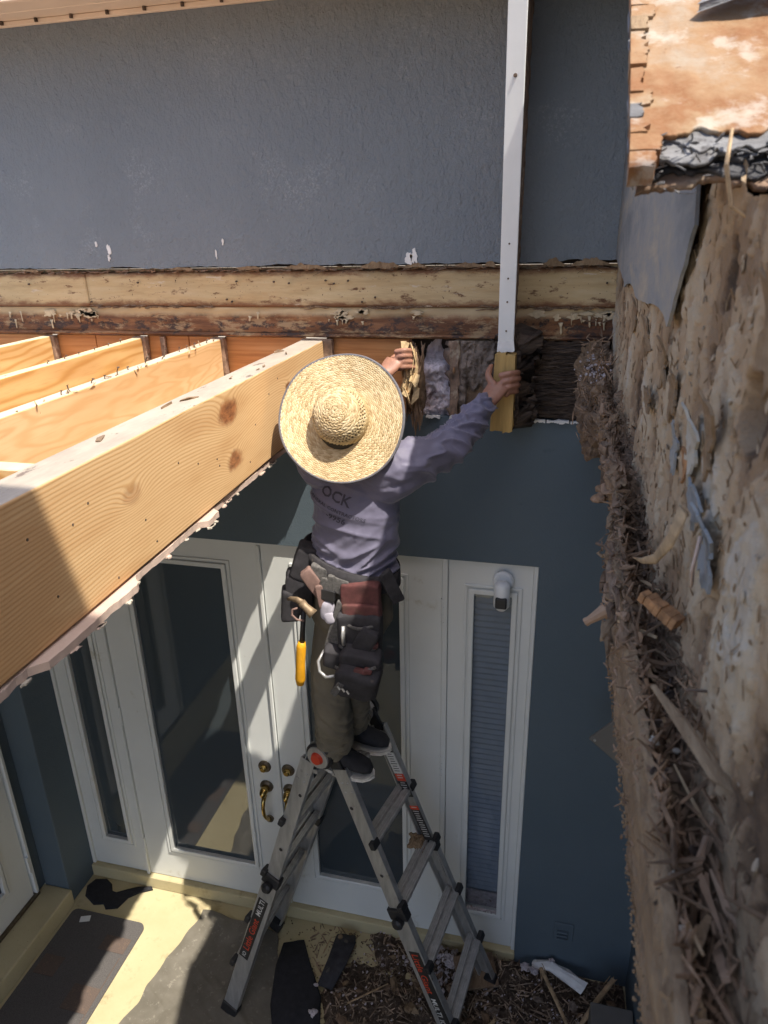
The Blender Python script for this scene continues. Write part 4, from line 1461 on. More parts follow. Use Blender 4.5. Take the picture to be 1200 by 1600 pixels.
    # long split fibres and crumbling chunks along the ledger
    for k in range(150):
        y = -.1 - 1.6 * r.random()
        x, z = prof(y, r.uniform(.22, .8))
        q = .5 + .5 * min(1, (2.0 + y))
        m = MB()
        pts = []
        d = Vector((r.gauss(0, .12), 1, r.gauss(0, .16))).normalized()
        ln = r.uniform(.05, .17) * q
        c0 = Vector((x - .004, y, z + .006))
        for i in range(5):
            tt = i / 4 - .5
            pts.append(c0 + d * ln * tt + Vector((r.gauss(0, .002), 0, r.gauss(0, .003))))
        w_ = r.uniform(.003, .009) * q
        m.tube(pts, [(w_ * .3, w_ * .5), (w_ * .5, w_), (w_ * .6, w_ * 1.1), (w_ * .5, w_ * .8), (w_ * .2, w_ * .2)], 6)
        m.v = [tuple(Vector(p_) + Vector((1, .3, 1)) * w_ * .7 * nz(p_[0] * 150, p_[1] * 60, p_[2] * 150)) for p_ in m.v]
        m.build('split_fibre', r.choice(['rot', 'rot', 'gutter', 'rot_tan', 'splinter']), t)
    for k in range(46):
        y = -.06 - 1.15 * r.random() ** 1.3
        x, z = prof(y, r.uniform(.25, .75))
        q = r.uniform(.008, .02)
        m = MB().ellipsoid((x + r.gauss(0, .006), y, z + r.uniform(-.004, .01)), (q * .8, q * r.uniform(1, 2), q * r.uniform(.7, 1.3)), 12, 8)
        c0 = Vector((x, y, z))
        m.v = [tuple(Vector(p_) + (Vector(p_) - c0) * (1.1 * fbm(p_[0] * 50, p_[1] * 30, p_[2] * 50 + k, 1, 3))) for p_ in m.v]
        m.build('crumbling_chunk', r.choice(['rot', 'rot', 'gutter']), t)
    # loose debris in the gutter of the cavity: single pieces
    k = 0
    while k < 60:
        y = -1.45 - .78 * r.random()
        x, z = prof(y, r.uniform(.62, .9))
        near = (-1.45 - y) / .78
        m = MB()
        m.splinter((x, y, z + r.uniform(.006, .026)), (r.gauss(0, .35), 1, r.gauss(0, .25)), r.uniform(.04, .11), r.uniform(.002, .007) * (1 - .35 * near), r.uniform(.0012, .003), r)
        o = m.build('wood_splinter', r.choice(['splinter', 'splinter', 'rot', 'splinter_l', 'rot_tan']))
        tag(o, 'brown wood splinter lying in the gutter behind the rotten ledger', 'splinter', 'splinters in the rotten gutter')
        k += 1
    for k in range(34):
        y = -1.7 - .5 * r.random()
        x, z = prof(y, r.uniform(.62, .88))
        m = MB()
        M_ = Matrix.Rotation(r.uniform(0, 3), 3, Vector((r.random(), r.random(), r.random())).normalized())
        out = blobshape(0, 0, r.uniform(.006, .014), r.uniform(.004, .009), k * 1.1, 12, .4)
        n = len(out)
        c0 = Vector((x, y, z + r.uniform(.008, .026)))
        vs = [c0 + M_ @ Vector((a, b, -.0012 + 8 * a * a)) for a, b in out] + [c0 + M_ @ Vector((a, b, .0012 + 8 * a * a)) for a, b in out]
        m.add(vs, [tuple(range(n)), tuple(range(2 * n - 1, n - 1, -1))] + [(q, (q + 1) % n, n + (q + 1) % n, n + q) for q in range(n)])
        tag(m.build('bark_flake', r.choice(['rot_dark', 'rot', 'splinter'])), 'dark brown curled flake in the gutter behind the rotten ledger', 'flake', 'flakes in the rotten gutter')
    for k in range(5):
        y = -1.75 - .4 * r.random()
        x, z = prof(y, r.uniform(.6, .85))
        q = r.uniform(.002, .005)
        m = MB().ellipsoid((x, y, z + .022), (q, q * 1.3, q * .6), 12, 8)
        m.v = [tuple(Vector(p) + Vector((1, .6, -.8)) * .005 * nz(p[0] * 300, p[1] * 300, p[2] * 300)) for p in m.v]
        tag(m.build('plaster_crumb', 'skim', smooth=False), 'white plaster crumb among the splinters at lower right', 'crumb', 'plaster crumbs in the gutter')
    # recognisable single pieces
    pts = [(.128, -1.775, 3.06), (.122, -1.76, 3.02), (.118, -1.7, 2.97), (.114, -1.62, 2.93), (.112, -1.545, 2.9)]
    o = MB().tube(pts, [(.002, .009), (.0016, .008), (.0014, .006), (.0012, .004), (.0008, .001)], 8, up=(1, 0, 1)).build('curled_shaving', 'splinter_l', smooth=True)
    tag(o, 'long pale curled paper shaving hanging off the right-hand wall', 'shaving')
    o = MB().tube([(.135, -1.84, 3.06), (.13, -1.85, 3.03), (.136, -1.83, 3.005), (.14, -1.80, 3.0)], [(.002, .006), (.0016, .006), (.001, .005), (.0008, .001)], 8, up=(1, 0, 1)).build('curled_shaving', 'drywall', smooth=True)
    tag(o, 'short curled paper strip beside the wall scabs at right', 'shaving')
    M_ = Matrix.Translation((.126, -1.735, 2.925)) @ Matrix.Rotation(-.75, 4, 'Z') @ Matrix.Rotation(.35, 4, 'Y')
    t2 = thing('wood_block', (.126, -1.735, 2.91), 'small orange ridged wood block wedged behind the rotten ledger', 'wood block')
    for q in range(7):
        x0 = -.026 + q * .0074
        MB().box((x0, -.0085 + r.uniform(-.002, .002), -.008), (x0 + .0073, .0085 + r.uniform(-.003, .002), .006 + r.uniform(-.002, .0015)), M_).build('ridge', 'orange_chip', t2, bevel=.0006)
    o = MB()
    o.tube([(.108, -1.875, 2.915), (.125, -1.93, 2.915), (.146, -1.99, 2.912), (.155, -2.005, 2.91)], [(.002, .003), (.003, .006), (.003, .0065), (.001, .0015)], 9)
    o.v = [tuple(Vector(p) + Vector((1, .3, .6)) * .004 * nz(p[0] * 120, p[1] * 60, p[2] * 120)) for p in o.v]
    tag(o.build('wood_lath', 'rot_tan'), 'flat tan lath lying diagonally in the right-hand gutter', 'lath')
    o = MB().tube([(.13, -1.9, 2.93), (.15, -1.905, 2.935), (.162, -1.91, 2.937)], .0016, 6)
    tag(o.build('rusty_nail', 'wire'), 'rusty nail sticking out of the plaster above the diagonal lath', 'nail')
    o = MB().tube([(.09, -1.50, 2.88), (.078, -1.48, 2.885), (.066, -1.47, 2.885)], [.003, .0022, .0026], 7)
    tag(o.build('rusty_nail', 'wire'), 'dark nail sticking out left of the rotten ledger', 'nail')
    o = MB()
    o.tube([(.1, -1.52, 2.80), (.08, -1.545, 2.81), (.062, -1.555, 2.80), (.056, -1.555, 2.795)], [.012, .01, .006, .0065], 9)
    tag(o.build('broken_stub', 'splinter'), 'short broken wooden peg jutting left from the rotten ledger', 'peg')

    # lower part of the right-hand wall and the grey plate fixed near it
    lw = MB().box((.481, -4.3, 0), (.62, -.02, 2.69)).build('patio_side_wall', 'stucco_low')
    tag(lw, 'dark blue lower wall in the far right corner of the entrance', 'wall')
    t = thing('metal_plate', (.3, -.3, 1.6), 'square grey metal plate poking out beside the rotten ledger', 'plate')
    M_ = Matrix.Translation((.285, -.3, 1.62)) @ Matrix.Rotation(rad(40), 4, 'Y')
    MB().box((-.075, -.006, -.075), (.2, .006, .075), M_).build('plate', 'grey_plate', t, bevel=.003)
    for a in (-.06, .06):
        MB().tube([M_ @ Vector((-.06, -.006, a)), M_ @ Vector((-.06, -.011, a))], .005, 8).build('screw', 'alu', t)
    MB().box((.3, -.294, 1.58), (.4805, -.27, 1.66)).build('bracket', 'grey_plate', t)


build_right()


# ------------------------------------------------------------------ floor: mat, drop sheet, debris
def build_floor_things():
    r = random.Random(41)
    t = thing('door_mat', (-2.13, -.8, 0), 'dark woven door mat with brown panels beside the step', 'mat')
    x0, x1, y0, y1 = -2.335, -1.905, -1.25, -.24
    out = []
    for (cx, cy, a0) in ((x1 - .04, y1 - .04, 0), (x0 + .03, y1 - .03, 90), (x0 + .03, y0 + .03, 180), (x1 - .04, y0 + .04, 270)):
        rr = .04 if cx > -2.1 else .03
        for k in range(7):
            a = rad(a0 + k * 15)
            out.append((cx + rr * math.cos(a), cy + rr * math.sin(a)))
    sheet(out, 'z', .0015, .009).build('base', 'mat', t)
    for (a, b, c, d) in ((-2.07, -.42, -1.93, -.34), (-2.07, -.72, -1.93, -.6), (-2.31, -.6, -2.2, -.5), (-2.1, -.98, -1.93, -.85)):
        sheet([(a, b), (c, b), (c, d), (a, d)], 'z', .0095, .0115).build('brown_panel', 'mat_brown', t)
    MB().tube([(-1.935, -.44, .0095), (-1.93, -.8, .0095), (-1.93, -1.2, .0095)], .003, 5).build('stripe', 'mat_brown', t)
    M_ = Matrix.Translation((-2.235, -.29, .014)) @ Matrix.Rotation(.35, 4, 'Z') @ Matrix.Rotation(.06, 4, 'X')
    tag(MB().box((-.026, -.016, 0), (.026, .016, .0015), M_).build('paper_tag', 'paper'), 'small white paper tag lying on the dark door mat', 'tag')
    # black cloth
    out = [(-2.36, -.10), (-2.34, -.05), (-2.28, -.035), (-2.23, -.06), (-2.2, -.10), (-2.16, -.105), (-2.12, -.075), (-2.07, -.045), (-2.0, -.032), (-1.985, -.045), (-2.05, -.08), (-2.09, -.12), (-2.11, -.19), (-2.17, -.21), (-2.20, -.185), (-2.25, -.2), (-2.33, -.16)]
    n = len(out)
    c0 = Vector((-2.24, -.12))
    m = MB()
    vs = [(x, y, .0025) for x, y in out] + [(c0.x + (x - c0.x) * .86 if x < -2.12 else x, c0.y + (y - c0.y) * .86 if x < -2.12 else y, .012 + .006 * nz(x * 20, y * 20, 1)) for x, y in out]
    m.add(vs, [tuple(range(n)), tuple(range(2 * n - 1, n - 1, -1))] + [(q, (q + 1) % n, n + (q + 1) % n, n + q) for q in range(n)])
    tag(m.build('black_cloth', 'black_cloth'), 'crumpled black cloth on the floor by the left sidelight', 'cloth')
    # grey drop sheet, wrinkled
    A, B, C_, D = Vector((-1.655, -.095)), Vector((-1.23, -.13)), Vector((-1.79, -.98)), Vector((-.80, -.98))

    def fn(u, v):
        p = (A * (1 - u) + B * u) * (1 - v) + (C_ * (1 - u) + D * u) * v
        z = .006 + .010 * abs(fbm(p.x * 5, p.y * 5, 1.1, 1, 3)) + .012 * max(0, nz(p.x * 6 + p.y * 9, p.y * 3 - p.x * 2, 5)) ** 2 * 3
        z += .006 * abs(nz(p.x * 30 + p.y * 40, p.y * 8, 3)) * (v > .3)
        p = p + Vector((.02 * nz(p.y * 9, 2, 1), .02 * nz(p.x * 9, 5, 1)))
        return (p.x, p.y, z)
    tag(heightgrid(90, 90, fn).build('drop_sheet', 'tarp', smooth=True), 'grey plastic drop sheet spread under the left ladder legs', 'drop sheet')
    # dark strip of tarp folded at the ladder
    pts = [(-1.12, -.17, .02), (-1.08, -.28, .03), (-1.0, -.45, .03), (-.9, -.72, .03)]
    o = MB().tube(pts, [(.006, .05), (.012, .085), (.012, .12), (.01, .09)], 16, up=(0, 0, 1))
    o.v = [tuple(Vector(p) + Vector((.01, .01, .008)) * nz(p[0] * 18, p[1] * 18, p[2] * 40)) for p in o.v]
    tag(o.build('rolled_strip', 'black_cloth', smooth=True), 'dark rolled edge of plastic lying between the ladder legs', 'plastic strip')
    o = thing('tool_pouch', (-.85, -.15, 0), 'black grommeted nylon strap dropped by the right door', 'strap')
    mm = MB()
    mm.tube([(-.87, -.09, .03), (-.86, -.14, .05), (-.87, -.24, .045), (-.89, -.36, .03)], [(.012, .05), (.016, .055), (.014, .05), (.01, .04)], 12, up=(0, 0, 1))
    mm.v = [tuple(Vector(p) + Vector((.01, .01, .01)) * nz(p[0] * 22, p[1] * 22, p[2] * 40)) for p in mm.v]
    mm.build('webbing', 'black_nyl', o, smooth=True)
    MB().tube([(-.885, -.125, .064), (-.885, -.125, .07)], .012, 14).build('grommet', 'steel', o)
    o.name = 'nylon_strap'
    # heap of dirt and rotten dust

    def heap(u, v):
        x = -1.15 + 1.62 * u
        y = -.02 - .95 * v
        k = max(0, min(1, (x + 1.1) / .35)) * max(0, min(1, (.0 + (-y)) / .06 + .2))
        edge = max(0, min(1, (x + 1.02 + .35 * fbm(x * 3, y * 3, 9, 1, 3)) / .22))
        h = (.018 + .05 * max(0, fbm(x * 4, y * 4, 2, 1, 4) + .25) + .015 * fbm(x * 22, y * 22, 1, 1, 4) + .05 * max(0, x + .25) * max(0, min(1, -y * 5))) * k * edge - .012
        return (x, y, h)
    tag(heightgrid(160, 100, heap).build('dirt_heap', 'dirt', smooth=False), 'dark heap of dirt and rotten dust under the ladder', 'dirt', kind='stuff')

    def hz(x, y):
        u, v = (x + 1.15) / 1.62, (-.02 - y) / .95
        return max(.0, heap(u, v)[2])
    m = MB()
    for k in range(3800):
        x = r.uniform(-1.05, .46)
        y = -.03 - .75 * r.random()
        if x < -.7 and r.random() < .6:
            continue
        m.splinter((x, y, hz(x, y) + r.uniform(0, .01)), (r.gauss(0, 1), r.gauss(0, 1), r.gauss(0, .22)), r.uniform(.005, .03) * r.choice([.6, 1, 1, 2, 4]), r.uniform(.0008, .0045), .0015, r)
    tag(m.build('wood_debris', 'debris'), 'scattered small wood splinters covering the floor under the ladder', 'debris', kind='stuff')
    m = MB()
    for k in range(520):
        cx, cy, s = r.choice([(-.42, -.12, .09), (-.28, -.14, .08), (-.33, -.3, .08), (-.6, -.14, .12), (-.15, -.3, .15), (.1, -.2, .15), (-.85, -.4, .15)])
        x = cx + r.gauss(0, s)
        y = min(-.03, cy + r.gauss(0, s * .6))
        if not -1.1 < x < .45:
            continue
        q = r.uniform(.003, .011) if s < .1 else r.uniform(.002, .006)
        m.ellipsoid((x, y, hz(x, y) + q * .6), (q * r.uniform(.7, 1.4), q * r.uniform(.7, 1.4), q), 6, 4)
    m.v = [tuple(Vector(p) + Vector((1, 1, 1)) * .004 * nz(p[0] * 160, p[1] * 160, p[2] * 160)) for p in m.v]
    tag(m.build('insulation_scrap', 'insul'), 'pale crumbs of insulation strewn over the dirt under the ladder', 'insulation', kind='stuff')
    for k in range(70):
        x = r.uniform(-.95, .44)
        y = -.05 - .6 * r.random()
        q = r.uniform(.008, .024)
        M_ = Matrix.Rotation(r.uniform(0, 6.3), 3, Vector((r.gauss(0, .4), r.gauss(0, .4), 1)).normalized())
        m = MB().ellipsoid((0, 0, 0), (q * r.uniform(1, 2.6), q, q * r.uniform(.3, .7)), 8, 5)
        m.v = [tuple(M_ @ (Vector(p_) * (1 + .9 * nz(p_[0] * 70, p_[1] * 70, p_[2] * 70 + k))) + Vector((x, y, hz(x, y) + .006))) for p_ in m.v]
        tag(m.build('rotten_lump', r.choice(['rot', 'gutter', 'rot_tan', 'mud'])), 'brown rotten wood lump lying in the debris under the ladder', 'wood lump', 'lumps in the debris')
    m = MB()
    for k in range(260):
        x = r.uniform(-1.3, -.5)
        y = -.04 - .3 * r.random()
        m.ellipsoid((x, y, .004), (r.uniform(.002, .005), r.uniform(.002, .005), .003), 5, 3)
    tag(m.build('dirt_crumb', 'dirt'), 'dirt crumbs scattered along the cream floor by the doors', 'dirt', kind='stuff')
    # larger single pieces
    laths = [((.09, -.08, .09), (.16, -.2, .075), (.225, -.32, .06), .009, 'long dry lath on the dirt below the blue wall'),
             ((.41, -.12, .17), (.33, -.22, .13), (.255, -.33, .09), .011, 'frayed dry lath propped up at the lower right corner'),
             ((-.76, -.42, .05), (-.68, -.36, .055), (-.6, -.29, .05), .004, 'thin straight stick lying across the dirt between the ladder legs'),
             ((-.95, -.2, .03), (-.945, -.15, .03), (-.94, -.1, .02), .003, 'short upright twig on the cream floor by the right door'),
             ((-.1, -.36, .07), (-.15, -.43, .06), (-.17, -.5, .06), .008, 'broken tan stick beside the right ladder feet')]
    for i, (a, b, c, w_, lb) in enumerate(laths):
        o = thing('wood_lath', a, lb, 'lath')
        MB().tube([a, b, c], [(w_ * .5, w_), (w_ * .6, w_ * 1.1), (w_ * .4, w_ * .8)], 7).build('stick', 'splinter_l', o)
        for q in range(7 if w_ > .006 else 2):
            m = MB()
            d = (Vector(b) - Vector(a)).normalized()
            m.splinter(Vector(a) * .85 + Vector(b) * .15 + Vector((r.gauss(0, w_ * .8), r.gauss(0, w_ * .8), r.gauss(0, w_ * .4))), d + Vector((r.gauss(0, .2), r.gauss(0, .2), r.gauss(0, .2))), .05, w_ * .22, w_ * .15, r)
            m.build('frayed_fibre', 'splinter_l', o)
    M_ = Matrix.Translation((-.2, -.16, .075)) @ Matrix.Rotation(.35, 4, 'Z') @ Matrix.Rotation(.18, 4, 'X')
    o = MB().box((-.1, -.07, -.009), (.09, .08, .009), M_).build('board_scrap', 'rot', bevel=.002)
    tag(o, 'dusty brown board scrap leaning on the dirt by the right sidelight', 'board')
    pts = [(.06, -.05, .075), (.13, -.06, .085), (.21, -.08, .08), (.29, -.12, .07)]
    o = MB().tube(pts, [(.016, .02), (.02, .03), (.02, .03), (.016, .025)], 9)
    o.v = [tuple(Vector(p) + Vector((.02, .02, .014)) * nz(p[0] * 30, p[1] * 30, p[2] * 30)) for p in o.v]
    tag(o.build('crumpled_paper', 'plaster'), 'crumpled grey building paper at the foot of the blue wall', 'paper')
    for i, (x, y, z, q) in enumerate(((.02, -.08, .075, .022), (.06, -.1, .085, .018), (.135, -.045, .11, .012), (-.9, -.5, .05, .018), (-.93, -.36, .03, .012), (-.42, -.1, .06, .028), (-.33, -.13, .07, .03), (-.25, -.18, .075, .022))):
        m = MB().ellipsoid((x, y, z), (q, q * .8, q * .7), 14, 9)
        m.v = [tuple(Vector(p) + (Vector(p) - Vector((x, y, z))) * .9 * fbm(p[0] * 60, p[1] * 60, p[2] * 60, 1, 3)) for p in m.v]
        lb = 'white clump of insulation on the dirt by the foot of the blue wall' if i < 3 else ('white scrap on the dark sheet between the ladder legs' if i < 5 else 'large pale insulation clump behind the right ladder leg')
        tag(m.build('insulation_clump', 'insul'), lb, 'insulation', ['clumps by the blue wall', 'scraps between the ladder legs', 'clumps behind the ladder'][0 if i < 3 else 1 if i < 5 else 2])
    # grey box corner at the very edge of the picture
    o = MB().box((.3, -.62, 0), (.475, -.28, .22)).build('storage_box', 'grey_plate', bevel=.006, seg=2)
    tag(o, 'plain dark grey box on the floor in the lower right corner', 'box')


build_floor_things()


# ------------------------------------------------------------------ ladder
def frame(a, b, side):
    d = (Vector(b) - Vector(a)).normalized()
    s = Vector(side)
    s = (s - d * s.dot(d)).normalized()
    w = d.cross(s)
    return d, s, w


def channel(m, a, b, side, width, depth, th=.004):
    """C-channel rail: web faces +side, flanges run inwards"""
    a = Vector(a)
    b = Vector(b)
    d, s, w = frame(a, b, side)
    prof = [(-.5 * width, 0), (.5 * width, 0), (.5 * width, -depth), (.5 * width - th * 2, -depth), (.5 * width - th * 2, -th), (-.5 * width + th * 2, -th), (-.5 * width + th * 2, -depth), (-.5 * width, -depth)]
    n = len(prof)
    vs = [p + w * q[0] + s * q[1] for p in (a, b) for q in prof]
    fs = [(i, (i + 1) % n, n + (i + 1) % n, n + i) for i in range(n)] + [tuple(range(n - 1, -1, -1)), tuple(range(n, 2 * n))]
    m.add(vs, fs)
    return m


def obox(m, c, ax, ay, az, hx, hy, hz):
    c = Vector(c)
    vs = [c + ax * sx * hx + ay * sy * hy + az * sz * hz for sz in (-1, 1) for (sx, sy) in ((-1, -1), (1, -1), (1, 1), (-1, 1))]
    return m.add(vs, [(3, 2, 1, 0), (4, 5, 6, 7), (0, 1, 5, 4), (1, 2, 6, 5), (2, 3, 7, 6), (3, 0, 4, 7)])


def build_ladder():
    hn, hf = Vector((-.772, -.50, 1.535)), Vector((-.69, -.2, 1.535))
    feet = {'ln': Vector((-1.288, -.555, .02)), 'lf': Vector((-1.245, -.10, .03)), 'rn': Vector((-.165, -.615, .02)), 'rf': Vector((-.135, -.16, .04))}
    t = thing('stepladder', (-.7, -.35, 0), 'aluminium folding stepladder the man stands on in front of the doors', 'ladder')
    ax = (hf - hn).normalized()
    r = random.Random(8)

    def lettering(parent, a, b, s_out, w_up, texts):
        """texts along the rail from a to b: (offset, string, size, material)"""
        d = (b - a).normalized()
        for off, st, size, mat in texts:
            v, f = text_mesh(st, size, 'LEFT', .0004)
            o = a + d * off + s_out * .0013
            vs_ = [o + d * p.x + w_up * p.y for p in v]
            mesh_obj('lettering', vs_, f, mat, parent)
    for side, sg in (('l', -1), ('r', 1)):
        rails = []
        for e, h, out in (('n', hn, -ax), ('f', hf, ax)):
            foot = feet[side + e]
            d, s, w = frame(h, foot, out)
            L = (foot - h).length
            if w.x * sg < 0:
                w = -w
            up0 = h + d * .075 + w * .045
            mid = h + d * (L * .47) + w * .02
            low0 = h + d * (L * .44) + w * .02
            end = foot - d * .03
            o = MB()
            channel(o, up0, h + d * (L * .56) + w * .012, s, .062, .026)
            up = o.build('upper_rail', 'alu', t, bevel=.001)
            s_in = s * .006
            o = MB()
            channel(o, low0 + s * .0065, end + s * .0065, s, .074, .03)
            lo = o.build('lower_rail', 'alu', t, bevel=.001)
            # rubber foot
            o = MB()
            obox(o, end + d * .012 - s * .008, d, s, w, .03, .022, .042)
            o.build('rubber_foot', 'black_pl', t, bevel=.006, seg=2)
            # joint sleeve and lock knob
            o = MB()
            obox(o, low0 + d * .02 - s * .008, d, s, w, .026, .019, .041)
            o.build('joint_sleeve', 'black_pl', t, bevel=.005, seg=2)
            o = MB().tube([low0 + d * .045 + s * .008, low0 + d * .045 + s * .03, low0 + d * .045 + s * .04], [.022, .024, .014], 14)
            o.build('lock_knob', 'black_pl', t, smooth=False)
            # holes and rivets on the web
            for q in (.15, .34):
                c = h + d * (L * q) + w * .025 + s * .0005
                MB().tube([c, c + s * .0012], [.011, .011], 14).build('hole_rim', 'alu_dirty', t)
                MB().tube([c + s * .0014, c + s * .002], [.0075, .0075], 12).build('hole', 'black_pl', t)
            for (qa, qb) in ((.07, .012), (.07, -.012), (.095, .016), (.095, -.014)):
                c = h + d * (.02 + L * qa) + w * (.043 + qb) + s * .0005
                MB().tube([c, c + s * .003], [.0065, .004], 9).build('rivet', 'alu', t)
            # coupling of hinge and rail
            o = MB()
            obox(o, h + d * .05 + w * .03 - s * .012, d, s, w, .055, .009, .026)
            o.build('hinge_strap', 'black_pl', t, bevel=.004)
            # steps' end caps
            for k in range(5 if side == 'r' else 5):
                c = h + d * (.405 + .295 * k) + w * .022
                if (c - foot).length < .05 or c.z < .05:
                    continue
                o = MB()
                obox(o, c + s * .0 + w * .036, d, s, w, .016, .022, .012)
                o.build('step_cap', 'black_pl', t, bevel=.005, seg=2)
            rails.append((h, d, s, w, L, foot, low0, end))
            # stickers and lettering
            if e == 'n':
                a = low0 + d * .1 + s * .0068
                b = end + s * .0068
                ln = .38
                o = MB()
                st0 = .04 if side == 'l' else .1
                obox(o, a + d * (st0 + ln * .5) + s * .0004, d, s, w, ln * .5, .0006, .024)
                lbl = o.build('label_strip', 'label_black', t)
                if side == 'r':
                    upv = -w if (s.cross(d)).dot(w) < 0 else w
                    lettering(lbl, a + s * .0006, b, s, s.cross(d), [(st0 + .01, 'Little Giant', .044, 'label_red'), (st0 + .235, 'MULTI', .034, 'label_white'), (st0 + .345, 'IO', .03, 'label_white')])
                else:
                    lettering(lbl, a + d * (st0 * 2 + ln) + s * .0006, a, s, s.cross(-d), [(st0 + .012, 'IO', .026, 'label_white'), (st0 + .055, 'Little Giant', .044, 'label_red'), (st0 + .28, 'MULTI', .034, 'label_white')])
            if e == 'f' and side == 'r':
                # warning stickers on the inner face, towards the viewer
                face = h - s * .0305 + w * .045
                for (q0, q1, mt) in ((.17, .205, 'label_black'), (.207, .315, 'label_white'), (.318, .355, 'label_red'), (.358, .44, 'label_black'), (.49, .51, 'label_red'), (.512, .68, 'label_black')):
                    o = MB()
                    obox(o, face + d * ((q0 + q1) * .5), d, s, w, (q1 - q0) * .5, .0006, .021)
                    lb = o.build('warning_sticker', mt, t)
                    for q in range(int((q1 - q0) / .013)):
                        o = MB()
                        obox(o, face + d * (q0 + .007 + q * .0125) - s * .0009, d, s, w, .0018, .0002, .016 * r.uniform(.6, 1))
                        o.build('print_line', 'label_black' if mt == 'label_white' else 'label_white', lb)
        # plate closing the inner face that carries the stickers
        (h1, d1, s1, w1, L1, f1, l1, e1), (h2, d2, s2, w2, L2, f2, l2, e2) = rails
        n_st = 5
        for k in range(n_st):
            q = .11 + .295 * k
            a = h1 + d1 * q + w1 * .03 - s1 * .004
            b = h2 + d2 * q + w2 * .03 - s2 * .004
            if a.z < .06:
                continue
            sx = (b - a).normalized()
            wz = Vector((w1.x, w1.y, 0)).normalized()
            up = sx.cross(wz)
            if up.z < 0:
                up = -up
            wid = .034 if k else .04
            o = MB()
            c = (a + b) * .5
            for off in (-.56, .56):
                obox(o, c + wz * wid * off, sx, wz, up, (b - a).length * .5, wid * .42, .010)
            obox(o, c - up * .006, sx, wz, up, (b - a).length * .5 - .004, wid * .9, .003)
            st = o.build('step', 'alu_dirty', t, bevel=.002)
            for off in (-.82, -.56, -.3, .3, .56, .82):
                o = MB()
                obox(o, c + wz * wid * off + up * .0112, sx, wz, up, (b - a).length * .5 - .012, .0022, .0011)
                o.build('tread_ridge', 'alu', st)
        # last step near the floor
    for h, out in ((hn, -ax), (hf, ax)):
        o = MB().tube([h + out * .004, h + out * .022, h + out * .028], [.056, .056, .05], 28)
        hg = o.build('hinge', 'black_pl', t, smooth=False)
        MB().tube([h + out * .0285, h + out * .034], [.046, .044], 26).build('hinge_disc', 'alu', hg)
        MB().tube([h + out * .0345, h + out * .046], [.026, .02], 18).build('release_knob', 'red_pl', hg)
        MB().tube([h - out * .002, h - out * .03], [.05, .05], 24).build('hinge_disc', 'alu_dirty', hg)
    # rag left on a step
    def rag_fn(u, v):
        x = -.505 + .075 * u + .012 * nz(v * 4, 1, 2)
        y = -.275 + .085 * v + .012 * nz(u * 4, 5, 2)
        e = min(1, 4 * min(u, 1 - u, v, 1 - v))
        return (x, y, .9 + .012 * e + .016 * abs(nz(u * 5, v * 5, 3)) * e + .006 * nz(u * 14, v * 14, 1) - .03 * max(0, u - .75) * 3)
    o = heightgrid(24, 24, rag_fn).build('dusty_rag', 'rot_tan', smooth=False)
    tag(o, 'small dusty brown rag on a right-hand ladder step', 'rag')


build_ladder()


# ------------------------------------------------------------------ man on the ladder
def super_e(c, r_, e=.4, M=None, seg=28, rings=18):
    """rounded box (superellipsoid)"""
    def sp(v, p):
        return math.copysign(abs(v) ** p, v)
    m = MB()
    vs, fs = [], []
    c = Vector(c)
    for i in range(rings + 1):
        a = -math.pi / 2 + math.pi * i / rings
        for k in range(seg):
            b = 2 * math.pi * k / seg
            p = Vector((r_[0] * sp(math.cos(a), e) * sp(math.cos(b), e), r_[1] * sp(math.cos(a), e) * sp(math.sin(b), e), r_[2] * sp(math.sin(a), e)))
            if M is not None:
                p = M @ p
            vs.append(c + p)
    for i in range(rings):
        for k in range(seg):
            k2 = (k + 1) % seg
            fs.append((i * seg + k, i * seg + k2, (i + 1) * seg + k2, (i + 1) * seg + k))
    return m.add(vs, fs)


def chain(m, pts, rr, seg=14, up=None):
    """capsule chain: tube with rounded ends"""
    pts = [Vector(p) for p in pts]
    P, Q = [], []
    # subdivide for a smooth bend
    n = 5
    for i in range(len(pts) - 1):
        p0 = pts[max(0, i - 1)]
        p1, p2 = pts[i], pts[i + 1]
        p3 = pts[min(len(pts) - 1, i + 2)]
        for k in range(n):
            t = k / n
            P.append(.5 * ((2 * p1) + (p2 - p0) * t + (2 * p0 - 5 * p1 + 4 * p2 - p3) * t * t + (3 * p1 - p0 - 3 * p2 + p3) * t ** 3))
            ra, rb = rr[i], rr[i + 1]
            if isinstance(ra, tuple):
                Q.append((ra[0] * (1 - t) + rb[0] * t, ra[1] * (1 - t) + rb[1] * t))
            else:
                Q.append(ra * (1 - t) + rb * t)
    P.append(pts[-1])
    Q.append(rr[-1])
    m.tube(P, Q, seg, up=up)
    for p, q in ((P[0], Q[0]), (P[-1], Q[-1])):
        q = min(q) if isinstance(q, tuple) else q
        m.ellipsoid(p, (q * .97,) * 3, 12, 8)
    return m


